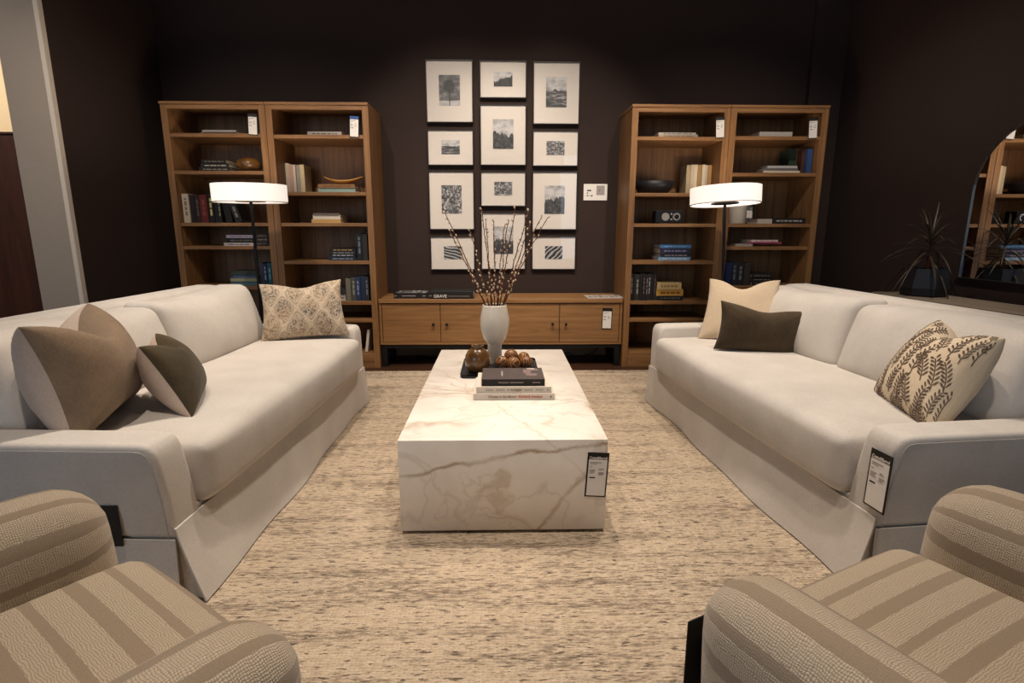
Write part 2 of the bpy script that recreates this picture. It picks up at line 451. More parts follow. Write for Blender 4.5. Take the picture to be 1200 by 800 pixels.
# ---- books: kind, x0, x1, z0, z1, colour, title colour, depth or lean, label, group
BOOK_GROUPS = ['books in the far left bookcase', 'books in the bookcase left of the pictures', 'books in the bookcase right of the pictures', 'books in the far right bookcase']
BOOKS = [
    ('h', -2.267, -1.979, 1.820, 1.834, '8a8078', '6a3040', (0.2, 4.42), 'grey hardback lying under the light one on the top shelf of the far left bookcase', 0),
    ('h', -2.252, -1.996, 1.834, 1.850, 'a89e94', None, (0.2, 4.42), 'light grey hardback on top of the pair on the far left bookcase top shelf', 0),
    ('h', -2.311, -2.071, 1.550, 1.578, '1c1814', '8a8278', (0.2, 4.42), 'black hardback at the bottom of the stack beside the brown pebble vase', 0),
    ('h', -2.294, -2.081, 1.578, 1.607, '241e1a', 'a89e90', (0.2, 4.42), 'black hardback in the middle of the stack beside the brown pebble vase', 0),
    ('h', -2.285, -2.097, 1.607, 1.635, '181412', '6a6258', (0.2, 4.42), 'thin black hardback topping the stack beside the brown pebble vase', 0),
    ('v', -2.461, -2.412, 1.163, 1.382, 'b5a690', '7a6a58', (0, 4.42), 'cream spined upright book at the left end of the row behind the left lamp', 0),
    ('v', -2.409, -2.373, 1.163, 1.375, '1e1512', None, (0, 4.42), 'black upright book just right of the cream spined book', 0),
    ('v', -2.371, -2.338, 1.163, 1.369, '2c1612', '5a4a40', (0, 4.42), 'dark brown upright book just left of the red spined book', 0),
    ('v', -2.334, -2.278, 1.163, 1.376, '5a1c14', '7a3a30', (0, 4.42), 'dark red spined upright book in the row behind the left lamp', 0),
    ('v', -2.271, -2.229, 1.163, 1.382, '12110f', 'c0b070', (0, 4.42), 'black upright book with yellow lettering right of the red spined book', 0),
    ('v', -2.226, -2.200, 1.163, 1.376, '161412', None, (0, 4.42), 'narrow black upright book second from the right of the upright row behind the left lamp', 0),
    ('v', -2.198, -2.174, 1.163, 1.370, '1d1916', '8a8a70', (0, 4.42), 'narrow black upright book at the right end of the upright row behind the left lamp', 0),
    ('v', -2.141, -2.091, 1.163, 1.344, '12100e', None, (-8, 4.42), 'black book leaning left under the left lamp shade, left of the two leaning', 0),
    ('v', -2.066, -2.014, 1.163, 1.332, '17130f', '7a7268', (-17, 4.42), 'black book leaning left under the left lamp shade, right of the two leaning', 0),
    ('h', -2.175, -1.942, 0.985, 1.009, 'b0a49a', '4a4a80', (0.2, 4.42), 'pale hardback at the bottom of the stack left of the lamp pole', 0),
    ('h', -2.156, -1.933, 1.009, 1.045, '1a1614', '5a5450', (0.2, 4.42), 'black hardback in the middle of the stack left of the lamp pole', 0),
    ('h', -2.149, -1.936, 1.045, 1.069, '8d8494', '6a6270', (0.2, 4.42), 'lavender grey hardback on top of the stack left of the lamp pole', 0),
    ('h', -1.932, -1.835, 0.985, 1.018, '1b1512', '5a5048', (0.2, 4.42), 'black book at the bottom of the small stack right of the lamp pole', 0),
    ('h', -1.925, -1.832, 1.018, 1.048, '231b17', '6a6058', (0.2, 4.42), 'black book in the middle of the small stack right of the lamp pole', 0),
    ('h', -1.923, -1.836, 1.048, 1.077, '1a1512', '5a5048', (0.2, 4.42), 'black book on top of the small stack right of the lamp pole', 0),
    ('h', -2.155, -1.938, 0.670, 0.704, '4d6b70', None, (0.2, 4.42), 'teal grey hardback at the bottom of the green stack behind the left sofa', 0),
    ('h', -2.152, -1.935, 0.704, 0.731, '8a8a6c', None, (0.2, 4.42), 'pale olive hardback third from the top of the green stack behind the left sofa', 0),
    ('h', -2.149, -1.933, 0.731, 0.752, '2c3c5c', '6a7a9a', (0.2, 4.42), 'navy hardback second from the top of the green stack behind the left sofa', 0),
    ('h', -2.140, -1.931, 0.752, 0.786, '2f3830', None, (0.2, 4.42), 'dark green hardback on top of the green stack behind the left sofa', 0),
    ('v', -1.930, -1.904, 0.670, 0.850, '3d3c44', None, (0, 4.45), 'grey upright book left of the navy one beside the green stack', 0),
    ('v', -1.902, -1.871, 0.670, 0.846, '1b2740', '8a93ad', (0, 4.45), 'navy upright book in the middle of the three beside the green stack', 0),
    ('v', -1.869, -1.837, 0.670, 0.850, '17505a', '6a9aa0', (0, 4.45), 'teal upright book at the right end beside the green stack', 0),
    ('h', -1.465, -1.207, 1.813, 1.844, 'b3a89c', '6a625a', (0.2, 4.42), 'pale grey hardback alone on the top shelf of the bookcase left of the pictures', 1),
    ('v', -1.756, -1.730, 1.396, 1.630, 'a89c8c', None, (0, 4.55), 'grey cream upright book at the left end of the pale row above the left lamp', 1),
    ('v', -1.727, -1.704, 1.396, 1.633, '8f7a58', None, (0, 4.55), 'tan upright book second from the left of the pale row above the left lamp', 1),
    ('v', -1.702, -1.672, 1.396, 1.627, 'b0a592', None, (0, 4.55), 'cream upright book third from the left of the pale row above the left lamp', 1),
    ('v', -1.670, -1.643, 1.396, 1.617, 'b08a7a', None, (0, 4.55), 'pinkish upright book in the middle of the pale row above the left lamp', 1),
    ('v', -1.642, -1.620, 1.396, 1.614, 'bdb2a2', None, (0, 4.55), 'off white upright book third from the right of the pale row above the left lamp', 1),
    ('v', -1.618, -1.586, 1.396, 1.614, '958a7c', None, (0, 4.55), 'grey upright book second from the right of the pale row above the left lamp', 1),
    ('v', -1.581, -1.549, 1.396, 1.614, 'c2b088', None, (0, 4.55), 'yellow cream upright book at the right end of the pale row above the left lamp', 1),
    ('h', -1.411, -1.124, 1.396, 1.428, '8fa79c', None, (0.2, 4.42), 'aqua hardback lying under the tan book and the wooden boat bowl', 1),
    ('h', -1.408, -1.125, 1.428, 1.457, '8a6238', '6a4828', (0.2, 4.42), 'tan hardback directly under the wooden boat bowl', 1),
    ('h', -1.480, -1.250, 1.163, 1.192, 'c09a5c', None, (0.2, 4.42), 'yellow tan hardback at the bottom of the pale three book stack', 1),
    ('h', -1.468, -1.255, 1.192, 1.224, 'd8cdbd', None, (0.2, 4.42), 'white hardback in the middle of the pale three book stack', 1),
    ('h', -1.463, -1.260, 1.224, 1.238, '6a6058', None, (0.2, 4.42), 'thin grey book on top of the pale three book stack', 1),
    ('h', -1.360, -1.150, 0.871, 0.898, '1c2733', '7f8fa0', (0.2, 4.42), 'navy book at the bottom of the dark stack left of the pictures', 1),
    ('h', -1.358, -1.152, 0.898, 0.925, '141821', 'a8a8a8', (0.2, 4.42), 'black book third from the top of the dark stack left of the pictures', 1),
    ('h', -1.353, -1.147, 0.925, 0.938, '20242c', 'b8b8b8', (0.2, 4.42), 'thin dark book second from the top of the dark stack left of the pictures', 1),
    ('h', -1.352, -1.150, 0.938, 0.968, '15120f', 'a08050', (0.2, 4.42), 'black book with gold lettering on top of the dark stack left of the pictures', 1),
    ('v', -1.138, -1.094, 0.871, 1.086, '11151a', '5a6a78', (0, 4.42), 'black upright book right of the dark stack on the fourth shelf', 1),
    ('v', -1.091, -1.054, 0.871, 1.079, '2a2420', None, (0, 4.42), 'dark brown upright book at the right end of the fourth shelf left of the pictures', 1),
    ('h', -1.333, -1.250, 0.548, 0.597, 'b5ab9e', '7a7064', (0.2, 4.42), 'pale hardback under the dark one right of the damask pillow', 1),
    ('h', -1.323, -1.251, 0.597, 0.649, '2b2c34', None, (0.2, 4.42), 'dark hardback on the pale one right of the damask pillow', 1),
    ('v', -1.241, -1.202, 0.548, 0.729, '6b675a', None, (0, 4.42), 'grey olive upright book at the left end of the blue row left of the console', 1),
    ('v', -1.200, -1.164, 0.548, 0.736, '4a4a42', '8a8a80', (0, 4.42), 'dark olive upright book second from the left of the blue row left of the console', 1),
    ('v', -1.162, -1.124, 0.548, 0.743, '22304e', '7080a8', (0, 4.42), 'navy upright book in the middle of the blue row left of the console', 1),
    ('v', -1.122, -1.089, 0.548, 0.746, '1c2840', None, (0, 4.42), 'dark navy upright book second from the right of the blue row left of the console', 1),
    ('v', -1.087, -1.058, 0.548, 0.743, '23282f', '6a7280', (0, 4.42), 'charcoal upright book at the right end of the blue row left of the console', 1),
    ('v', -1.115, -1.094, 0.120, 0.311, 'c9beb0', None, (8, 4.42), 'white booklet leaning in the bottom compartment left of the console', 1),
    ('h', 1.225, 1.530, 1.813, 1.833, 'b3a692', '6a6052', (0.2, 4.42), 'cream hardback at the bottom of the pair on the top shelf right of the pictures', 2),
    ('h', 1.227, 1.519, 1.833, 1.851, 'beb4a6', '6a6052', (0.2, 4.42), 'white hardback on top of the pair on the top shelf right of the pictures', 2),
    ('v', 1.505, 1.537, 1.396, 1.623, 'a89878', None, (0, 4.55), 'tan cream upright book at the left end of the pale row above the right lamp', 2),
    ('v', 1.538, 1.566, 1.396, 1.627, 'bfae90', None, (0, 4.55), 'cream upright book second from the left of the pale row above the right lamp', 2),
    ('v', 1.568, 1.592, 1.396, 1.627, 'cfc2aa', None, (0, 4.55), 'white upright book third from the left of the pale row above the right lamp', 2),
    ('v', 1.594, 1.627, 1.396, 1.627, '9c7c48', None, (0, 4.55), 'gold brown upright book fourth from the left of the pale row above the right lamp', 2),
    ('v', 1.629, 1.654, 1.396, 1.627, 'c8bca8', None, (0, 4.55), 'off white upright book in the middle of the pale row above the right lamp', 2),
    ('v', 1.656, 1.675, 1.396, 1.624, 'b8aa92', None, (0, 4.55), 'narrow greyish upright book fourth from the right of the pale row above the right lamp', 2),
    ('v', 1.677, 1.709, 1.396, 1.625, 'a07a48', None, (0, 4.55), 'brown upright book third from the right of the pale row above the right lamp', 2),
    ('v', 1.710, 1.731, 1.396, 1.624, 'c0ab80', None, (0, 4.55), 'yellow cream upright book second from the right of the pale row above the right lamp', 2),
    ('v', 1.732, 1.754, 1.396, 1.628, 'cbbfae', None, (0, 4.55), 'white upright book at the right end of the pale row above the right lamp', 2),
    ('h', 1.275, 1.535, 0.871, 0.900, '6f93b0', 'c0d0dc', (0.2, 4.42), 'light blue hardback at the bottom of the blue stack under the radio shelf', 2),
    ('h', 1.291, 1.533, 0.900, 0.925, '1d1d30', '9a8f8f', (0.2, 4.42), 'dark navy hardback third from the top of the blue stack under the radio shelf', 2),
    ('h', 1.289, 1.535, 0.925, 0.970, '23243c', '7a7a98', (0.2, 4.42), 'thick navy hardback second from the top of the blue stack under the radio shelf', 2),
    ('h', 1.290, 1.542, 0.970, 0.996, '3a6a98', '7a9ab8', (0.2, 4.42), 'bright blue hardback on top of the blue stack under the radio shelf', 2),
    ('v', 1.062, 1.085, 0.548, 0.767, '14110f', '6a6a6a', (0, 4.42), 'black upright book, leftmost of the row of nine right of the console', 2),
    ('v', 1.087, 1.102, 0.548, 0.764, '1a1614', None, (0, 4.42), 'black upright book, second from the left of the row of nine right of the console', 2),
    ('v', 1.104, 1.136, 0.548, 0.761, '2a2622', '8a8a80', (0, 4.42), 'black upright book, third from the left of the row of nine right of the console', 2),
    ('v', 1.138, 1.158, 0.548, 0.767, '1b1716', None, (0, 4.42), 'black upright book, fourth from the left of the row of nine right of the console', 2),
    ('v', 1.160, 1.182, 0.548, 0.764, '1d1614', '6a5a50', (0, 4.42), 'black upright book, fifth from the left of the row of nine right of the console', 2),
    ('v', 1.185, 1.207, 0.548, 0.761, '211a1c', '7a6a78', (0, 4.42), 'black upright book, fourth from the right of the row of nine right of the console', 2),
    ('v', 1.209, 1.229, 0.548, 0.767, '1a1c1c', '9a9a94', (0, 4.42), 'black upright book, third from the right of the row of nine right of the console', 2),
    ('v', 1.231, 1.252, 0.548, 0.764, '15120f', None, (0, 4.42), 'black upright book, second from the right of the row of nine right of the console', 2),
    ('v', 1.254, 1.271, 0.548, 0.761, '241c16', '5a5048', (0, 4.42), 'black upright book, rightmost of the row of nine right of the console', 2),
    ('h', 1.281, 1.497, 0.548, 0.585, '15161a', '5a6050', (0.2, 4.42), 'black hardback under the gold one right of the nine black books', 2),
    ('h', 1.277, 1.498, 0.585, 0.636, 'b88a3c', '6a4418', (0.2, 4.42), 'gold yellow hardback in the middle of the stack right of the nine black books', 2),
    ('h', 1.281, 1.478, 0.636, 0.693, 'b79e6c', '8a6c40', (0.2, 4.42), 'cream hardback on top of the stack right of the nine black books', 2),
    ('h', 2.014, 2.274, 1.820, 1.860, 'b8b0a6', None, (0.2, 4.42), 'pale grey hardback alone on the top shelf of the far right bookcase', 3),
    ('h', 2.066, 2.357, 1.550, 1.570, 'c9bca6', None, (0.115, 4.42), 'cream hardback at the bottom of the stack beside the upright green book, far right', 3),
    ('h', 2.071, 2.345, 1.570, 1.590, '5d5854', None, (0.115, 4.42), 'grey hardback in the middle of the stack beside the upright green book, far right', 3),
    ('h', 2.102, 2.339, 1.590, 1.608, 'a8a6a6', None, (0.115, 4.42), 'silver grey hardback on top of the stack beside the upright green book, far right', 3),
    ('v', 2.329, 2.384, 1.550, 1.750, '28382a', None, (0, 4.54), 'dark green upright book behind the stack on the far right bookcase', 3),
    ('v', 2.386, 2.422, 1.550, 1.750, '8a6a42', None, (0, 4.54), 'tan upright book between the green one and the brown one', 3),
    ('v', 2.387, 2.429, 1.550, 1.741, '452616', None, (0, 4.47), 'brown upright book between the tan one and the blue one', 3),
    ('v', 2.411, 2.452, 1.550, 1.735, '2a4470', None, (0, 4.43), 'blue upright book at the right end of the second shelf of the far right bookcase', 3),
    ('h', 2.054, 2.172, 1.163, 1.200, 'b0a698', None, (0.2, 4.42), 'pale hardback lying between the white planter and the black book', 3),
    ('h', 2.174, 2.448, 1.163, 1.208, '14120f', '9a948a', (0.2, 4.42), 'black hardback with white spine lettering lying right of the pale one', 3),
    ('h', 1.898, 2.036, 0.985, 1.004, '8f8880', None, (0.2, 4.42), 'grey magazine at the left of the pink ones on the far right bookcase', 3),
    ('h', 2.016, 2.273, 1.004, 1.018, 'a83a58', None, (0.2, 4.42), 'magenta magazine under the white and pink one on the far right bookcase', 3),
    ('h', 2.021, 2.237, 1.018, 1.036, 'c9b0b0', 'a02848', (0.2, 4.42), 'white and pink magazine on top of the magenta one', 3),
    ('v', 1.831, 1.880, 0.670, 0.856, '25305c', None, (0, 4.42), 'blue upright book at the left end of the row behind the tan pillow', 3),
    ('v', 1.881, 1.928, 0.670, 0.859, '15161a', '4a505a', (0, 4.42), 'black upright book second from the left of the row behind the tan pillow', 3),
    ('v', 1.931, 1.981, 0.670, 0.853, '121214', '5a5a5a', (0, 4.42), 'black upright book second from the right of the row behind the tan pillow', 3),
    ('v', 1.984, 2.031, 0.670, 0.853, '2a211c', None, (0, 4.42), 'dark brown upright book at the right end of the row behind the tan pillow', 3),
    ('h', 2.053, 2.237, 0.670, 0.701, '1b1714', '5a5048', (0.2, 4.42), 'black hardback at the bottom of the stack behind the tan pillow', 3),
    ('h', 2.050, 2.226, 0.701, 0.732, '14120f', '6a6258', (0.2, 4.42), 'black hardback in the middle of the stack behind the tan pillow', 3),
    ('h', 2.047, 2.216, 0.732, 0.767, '1a1613', '5a5048', (0.2, 4.42), 'black hardback on top of the stack behind the tan pillow', 3),
]

# ------------------------------------------------------------------ camera
CAM_H = 1.118
cam = bpy.data.cameras.new('camera'); cam.sensor_width = 36; cam.lens = 639.47 / 1200 * 36; cam.clip_start = .02
co = bpy.data.objects.new('camera', cam); C.objects.link(co)
pit, yaw, rol = .203, .0221, .0016
fw = Vector((math.sin(yaw) * math.cos(pit), math.cos(yaw) * math.cos(pit), -math.sin(pit)))
rt = Vector((math.cos(yaw), -math.sin(yaw), 0)); up = rt.cross(fw)
r2 = rt * math.cos(rol) + up * math.sin(rol); u2 = -rt * math.sin(rol) + up * math.cos(rol)
co.matrix_world = Matrix(((r2.x, u2.x, -fw.x, 0), (r2.y, u2.y, -fw.y, 0), (r2.z, u2.z, -fw.z, CAM_H), (0, 0, 0, 1)))
bpy.context.scene.camera = co

# ------------------------------------------------------------------ setting
WB = 4.83                     # face of the back wall
struct(obj('floor', mkbox(-7, 3.1, -4.6, 5.5, -.1, 0), M['floor']))
struct(obj('ceiling', mkbox(-7, 3.1, -4.6, 5.5, 3.8, 3.9), M['ceiling']))
struct(obj('wall_back', mkbox(-2.76, 2.95, WB, WB + .12, 0, 3.8), M['wall']))
struct(obj('wall_right', mkbox(2.83, 2.95, -4.6, WB, 0, 3.8), M['wall']))
struct(obj('wall_left', mkbox(-3.0, -2.75, 3.68, WB + .12, 0, 3.8), M['wall']))
struct(obj('column', mkbox(-3.02, -2.775, 3.645, 3.68, 0, 3.8), M['column']))
struct(obj('trim_1', mkbox(-2.775, -2.746, 3.640, 3.684, 0, 3.8, .006), M['column_edge']))
struct(obj('pilaster', mkbox(2.56, 2.83, WB - .05, WB, 0, 3.8), M['wall']))
struct(obj('wall_far', mkbox(-7, -3.0, 5.3, 5.42, 0, 3.8), M['beige_wall']))
struct(obj('baseboard_back', mkbox(-2.75, 2.56, WB - .016, WB, 0, .10, .003), M['baseboard']))
pw = thing('wood_panel', 'tall dark reddish brown wood panel in the next room beyond the grey column', 'panel', (-4.55, 5.2, 0))
for k in range(3): obj('board', mkbox(-1.4 + k * .94, -.464 + k * .94, -.02, .03, .06, 1.93, .003), M['panel_wood'], pw)
obj('cap', mkbox(-1.42, 1.43, -.03, .04, 1.93, 1.95, .003), M['panel_wood'], pw)
obj('plinth', mkbox(-1.4, 1.41, -.01, .03, 0, .06), M['panel_wood'], pw)

rug = obj('area_rug', mkbox(-1.65, 1.75, -1.2, 4.215, 0, .015, .005), M['rug'])
tag(rug, 'large cream woven rug with short dark flecks under the sofas and marble table', 'rug')

# ------------------------------------------------------------------ sofas
def sheet(f, nu, nv, off):
    bm = bmesh.new(); off = Vector(off)
    A = [[bm.verts.new(f(i / nu, j / nv)) for j in range(nv + 1)] for i in range(nu + 1)]
    B = [[bm.verts.new(Vector(f(i / nu, j / nv)) + off) for j in range(nv + 1)] for i in range(nu + 1)]
    for i in range(nu):
        for j in range(nv):
            bm.faces.new((A[i][j], A[i + 1][j], A[i + 1][j + 1], A[i][j + 1]))
            bm.faces.new((B[i][j], B[i][j + 1], B[i + 1][j + 1], B[i + 1][j]))
    for i in range(nu):
        for j in (0, nv): bm.faces.new((A[i][j], A[i + 1][j], B[i + 1][j], B[i][j]))
    for j in range(nv):
        for i in (0, nu): bm.faces.new((A[i][j], A[i][j + 1], B[i][j + 1], B[i][j]))
    return bm

def loft_round(prof, y0, y1, r, seg=5):
    n = len(prof); P = [Vector((x, z)) for x, z in prof]; N = []
    for i in range(n):
        d = (P[(i + 1) % n] - P[i - 1]).normalized(); N.append(Vector((d.y, -d.x)))
    c = sum(P, Vector((0, 0))) / n
    N = [m if m.dot(p - c) > 0 else -m for m, p in zip(N, P)]
    rings = [(y0 + r * (1 - math.cos(a)), r * (1 - math.sin(a))) for a in [math.pi / 2 * k / seg for k in range(seg + 1)]]
    rings += [(y1 - (y - y0), q) for y, q in rings[::-1]]
    bm = bmesh.new()
    V = [[bm.verts.new((P[i].x - N[i].x * q, y, P[i].y - N[i].y * q)) for i in range(n)] for y, q in rings]
    for a, b in zip(V, V[1:]):
        for i in range(n): bm.faces.new((a[i], a[(i + 1) % n], b[(i + 1) % n], b[i]))
    bm.faces.new(V[0]); bm.faces.new(V[-1][::-1])
    return bm

SL, AW = 1.94, .135          # sofa length, arm thickness
def make_sofa(label, loc, rz, s, flare_near, seed):
    t = thing('sofa', label, 'sofa', (loc[0], loc[1], .016), rz, 'facing white slipcovered sofas')
    def P(name, bm, mat, smooth=40, parent=t):
        if s < 0:
            for v in bm.verts: v.co.x *= -1
        return obj(name, bm, mat, parent, smooth)
    rr = random.Random(seed); ph = [rr.uniform(0, 6) for _ in range(4)]
    top = .238
    def front(u, v):
        y = u * SL; k = v
        fl = flare_near * (1 - u) ** 1.6 + .016
        wv = .010 * math.sin(y * 4.3 + ph[0]) + .006 * math.sin(y * 10 + ph[1])
        return Vector((-.004 - fl * k ** 1.15 + wv * k, y - .004 * k, top + .018 * (1 - v) * 0 - v * (top - .004)))
    sk = P('skirt_front', sheet(front, 60, 8, (.006, 0, 0)), M['linen'])
    def side(y0, sg):
        def f(u, v):
            x = .0 + u * .985
            wv = .004 * math.sin(x * 8 + ph[2]) * v
            return Vector((x, y0 + sg * (.004 + .008 * v + wv), .205 - v * .2))
        return f
    P('skirt_side', sheet(side(0, -1), 30, 6, (0, .005, 0)), M['linen'])
    P('skirt_side', sheet(side(SL, 1), 30, 6, (0, -.005, 0)), M['linen'])
    P('skirt_back', mkbox(.985, .993, 0, SL, .004, .205), M['linen'])
    def pleat(yc):
        def f(u, v):
            fl = (flare_near * (1 - yc / SL) ** 1.6 + .016) * .82
            return Vector((.03 * (1 - u) - fl * v ** 1.15 * u, yc, .205 - v * .2))
        return f
    P('pleat', sheet(pleat(.012), 6, 6, (0, .004, 0)), M['linen_dark'])
    P('pleat', sheet(pleat(SL - .012), 6, 6, (0, -.004, 0)), M['linen_dark'])
    P('base', mkbox(.010, .97, .01, SL - .01, .07, .252, .008), M['linen_dark'])
    prof = [(.0, .205), (.001, .27), (.004, .34), (.008, .41), (.012, .46), (.017, .480), (.026, .498), (.039, .506), (.060, .509), (.095, .510), (.5, .510), (.93, .508), (.965, .495), (.985, .47), (.985, .205)]
    for y0 in (0, SL - AW):
        sg = -1 if y0 == 0 else 1
        def flare(v): # the arms lean outwards towards the top
            v.y += sg * .034 * max(0, (v.z - .205) / .31) ** 1.5
        bm = loft_round(prof, y0, y0 + AW, .020)
        for v in bm.verts: flare(v.co)
        a = P('arm', bm, M['linen'], 50)
        yo = y0 - .0006 if y0 == 0 else y0 + AW + .0006
        bm = tube(bmesh.new(), [(.019, yo, .21), (.020, yo, .30), (.023, yo, .39), (.028, yo, .455), (.033, yo, .475), (.043, yo, .486), (.06, yo, .490), (.25, yo, .491), (.5, yo, .491), (.95, yo, .487)], .0015, 6)
        for v in bm.verts: flare(v.co)
        P('welt', bm, M['linen'], True, a)
    cl = SL - 2 * AW - .006
    def seatfn(q, u):
        q = q.copy(); q.z += .004 * math.sin(q.y * 7 + ph[3]) * max(0, u[2]); return q
    P('seat_cushion', soft_box(.75, cl, .212, .042, 22, (.024, 0, .018), seatfn, (.345, SL / 2, .347)), M['linen'], True)
    w = cl / 2 - .004
    for k in (0, 1):
        yc = AW + .003 + w / 2 + k * (w + .008)
        def bf(q, u, k=k):
            q = q.copy()
            q.x += q.z * .30
            q.z += .012 * math.sin(q.y * 6 + k * 2 + seed) * max(0, u[2]) + .012 * (abs(u[1]) ** 4) * max(0, u[2])
            return q
        P('back_cushion', soft_box(.19, w, .318, .042, 20, (.06, 0, .010), bf, (.675, yc, .600)), M['linen'], True)
    def ff(q, u):
        q = q.copy(); q.x += (q.z - .0) * .06
        e = max(0, abs(u[1]) - .86) / .14
        if u[2] > 0: q.z -= .055 * e ** 2.2 * u[2]
        return q
    P('back_frame', soft_box(.16, SL - .006, .58, .045, 20, (0, 0, 0), ff, (.880, SL / 2, .483)), M['linen'], True)
    return t
make_sofa('white slipcovered sofa on the left, with taupe and dark olive pillows at its near end', (-.957, 1.478), R(-2.45), -1, .062, 3)
make_sofa('white slipcovered sofa on the right, with a leaf print pillow near its tagged arm', (1.148, 1.498), R(5.2), 1, .05, 8)

# ------------------------------------------------------------------ pillows
def pillow_half(w, h, t, sgn, chop, seed, wr, topw=None, pinch=.09, n=26):
    topw = topw or w
    bm = bmesh.new(); uvl = bm.loops.layers.uv.new('UVMap')
    def pt(u, v):
        x = (w + (topw - w) * (v + 1) / 2) / 2 * u * (1 - pinch * (1 - v * v)); y = h / 2 * v * (1 - pinch * (1 - u * u))
        k = max(0., (1 - u * u) * (1 - v * v))
        z = sgn * t / 2 * k ** .42
        y -= chop * math.exp(-(u / .42) ** 2) * max(0, v) ** 2.2
        nz = noise.noise(Vector((x * 6 + seed, y * 6, sgn * 3)))
        z += sgn * wr * nz * k ** .5
        # tension folds running in from the corners
        z += sgn * wr * .5 * math.sin((abs(u) - abs(v)) * 16 + seed) * k ** .5 * (abs(u * v)) * 1.5
        return Vector((x, y, z))
    cs = [math.sin(math.pi / 2 * (2 * i / n - 1)) for i in range(n + 1)]
    V = [[bm.verts.new(pt(a, b)) for b in cs] for a in cs]
    for i in range(n):
        for j in range(n):
            ii = ((i, j), (i + 1, j), (i + 1, j + 1), (i, j + 1))
            f = bm.faces.new([V[a][b] for a, b in ii])
            for lp, (a, b) in zip(f.loops, ii): lp[uvl].uv = (cs[a] * w / 2, cs[b] * h / 2)
    return bm, pt

def add_sprigs(bm, pt, w, h):
    """printed leaf sprigs as a thin layer of faces on the cover (second material)"""
    uvl = bm.loops.layers.uv.active
    rr = random.Random(11)
    def on(u, v, lift=.0012):
        u = math.sin(math.pi / 2 * max(-.95, min(.95, u))); v = math.sin(math.pi / 2 * max(-.95, min(.95, v)))
        e = .01
        a = pt(min(.999, u + e), v) - pt(max(-.999, u - e), v); b = pt(u, min(.999, v + e)) - pt(u, max(-.999, v - e))
        nn = a.cross(b).normalized()
        return pt(u, v) + nn * lift
    def poly(ps):
        if any(abs(a) > .95 or abs(b) > .95 for a, b in ps): return
        f = bm.faces.new([bm.verts.new(on(a, b)) for a, b in ps]); f.material_index = 1
    for row in range(5):
        for colm in range(11):
            bu = -1.0 + colm * .20 + rr.uniform(-.02, .02) + (.10 if row % 2 else 0); bv = -1.0 + row * .40 + rr.uniform(-.04, .04)
            ang = math.pi / 2 + rr.uniform(.05, .35); bend = rr.choice((-1, 1)) * rr.uniform(.3, .8)
            L = rr.uniform(.38, .46); nseg = 7; p = [bu, bv]; a = ang
            prev = (bu, bv)
            for i in range(nseg):
                q = (prev[0] + math.cos(a) * L / nseg, prev[1] + math.sin(a) * L / nseg)
                nx, ny = -math.sin(a) * .008, math.cos(a) * .008
                poly([(prev[0] - nx, prev[1] - ny), (q[0] - nx, q[1] - ny), (q[0] + nx, q[1] + ny), (prev[0] + nx, prev[1] + ny)])
                for sg in (-1, 1):
                    la = a + sg * .85; ll = .098 * (1 - .3 * i / nseg); lw = .014
                    cx, cy = math.cos(la), math.sin(la); s0 = .012
                    poly([(q[0] + cx * (s0 + ll * f) - cy * lw * g, q[1] + cy * (s0 + ll * f) + cx * lw * g) for f, g in ((0, 0), (.25, -.7), (.55, -1), (.85, -.7), (1, 0), (.85, .7), (.55, 1), (.25, .7))])
                prev = q; a += bend / nseg
    return bm

def pillow(name, label, c, rows, w, h, t, mf, mb, chop, seed, wr=.01, sprigs=False, topw=None, pinch=.09):
    """rows: world x-right, y-up of the pillow face (front normal = right x up)"""
    ex = Vector(rows[0]).normalized(); ey = Vector(rows[1]); ey = (ey - ex * ey.dot(ex)).normalized(); ez = ex.cross(ey)
    m = Matrix(((ex.x, ey.x, ez.x, c[0]), (ex.y, ey.y, ez.y, c[1]), (ex.z, ey.z, ez.z, c[2]), (0, 0, 0, 1)))
    o = thing(name, label, 'pillow', group='throw pillows on the sofas', mat=m)
    f, pt = pillow_half(w, h, t, 1, chop, seed, wr, topw, pinch)
    b, _ = pillow_half(w, h, t, -1, chop, seed, wr, topw, pinch)
    for v in f.verts: pass
    if sprigs: add_sprigs(f, pt, w, h)
    obj('front_cover', f, mf, o, True, mat2=M['sprig'] if sprigs else None)
    bo = obj('back_cover', b, mb, o, True)
    if mb is not mf: bo['label'] = 'plain back cover in another cloth'
    return o
pillow('throw_pillow', 'large taupe velvet pillow with chopped top at the near end of left sofa', (-1.40, 1.81, .662), ((-.271, .962, .019), (-.239, -.087, .967)), .52, .38, .30, M['tan_velvet'], M['flax'], .10, 1, .012, topw=.46, pinch=.13)
pillow('throw_pillow', 'dark olive velvet lumbar pillow leaning beside the large taupe one on left sofa', (-1.225, 2.005, .592), ((-.404, .914, -.045), (-.439, -.151, .886)), .42, .29, .185, M['olive_velvet'], M['flax'], .06, 2, .009, topw=.36, pinch=.12)
pillow('throw_pillow', 'beige damask print lumbar pillow at the far end of left sofa', (-1.175, 3.26, .642), ((.95, .309, .036), (-.148, .348, .926)), .50, .355, .16, M['damask'], M['damask'], .03, 5, .022, topw=.465)
pillow('throw_pillow', 'tan linen square pillow behind the dark lumbar one on right sofa', (1.435, 3.20, .648), ((.879, -.477, .019), (.275, .539, .796)), .44, .43, .16, M['tan_linen'], M['tan_linen'], .075, 4, .008, topw=.40)
pillow('throw_pillow', 'dark brown velvet lumbar pillow in front of the tan one on right sofa', (1.385, 2.83, .592), ((.99, -.069, -.121), (.124, .053, .991)), .455, .262, .14, M['green_velvet'], M['flax'], .022, 3, .010, topw=.468)
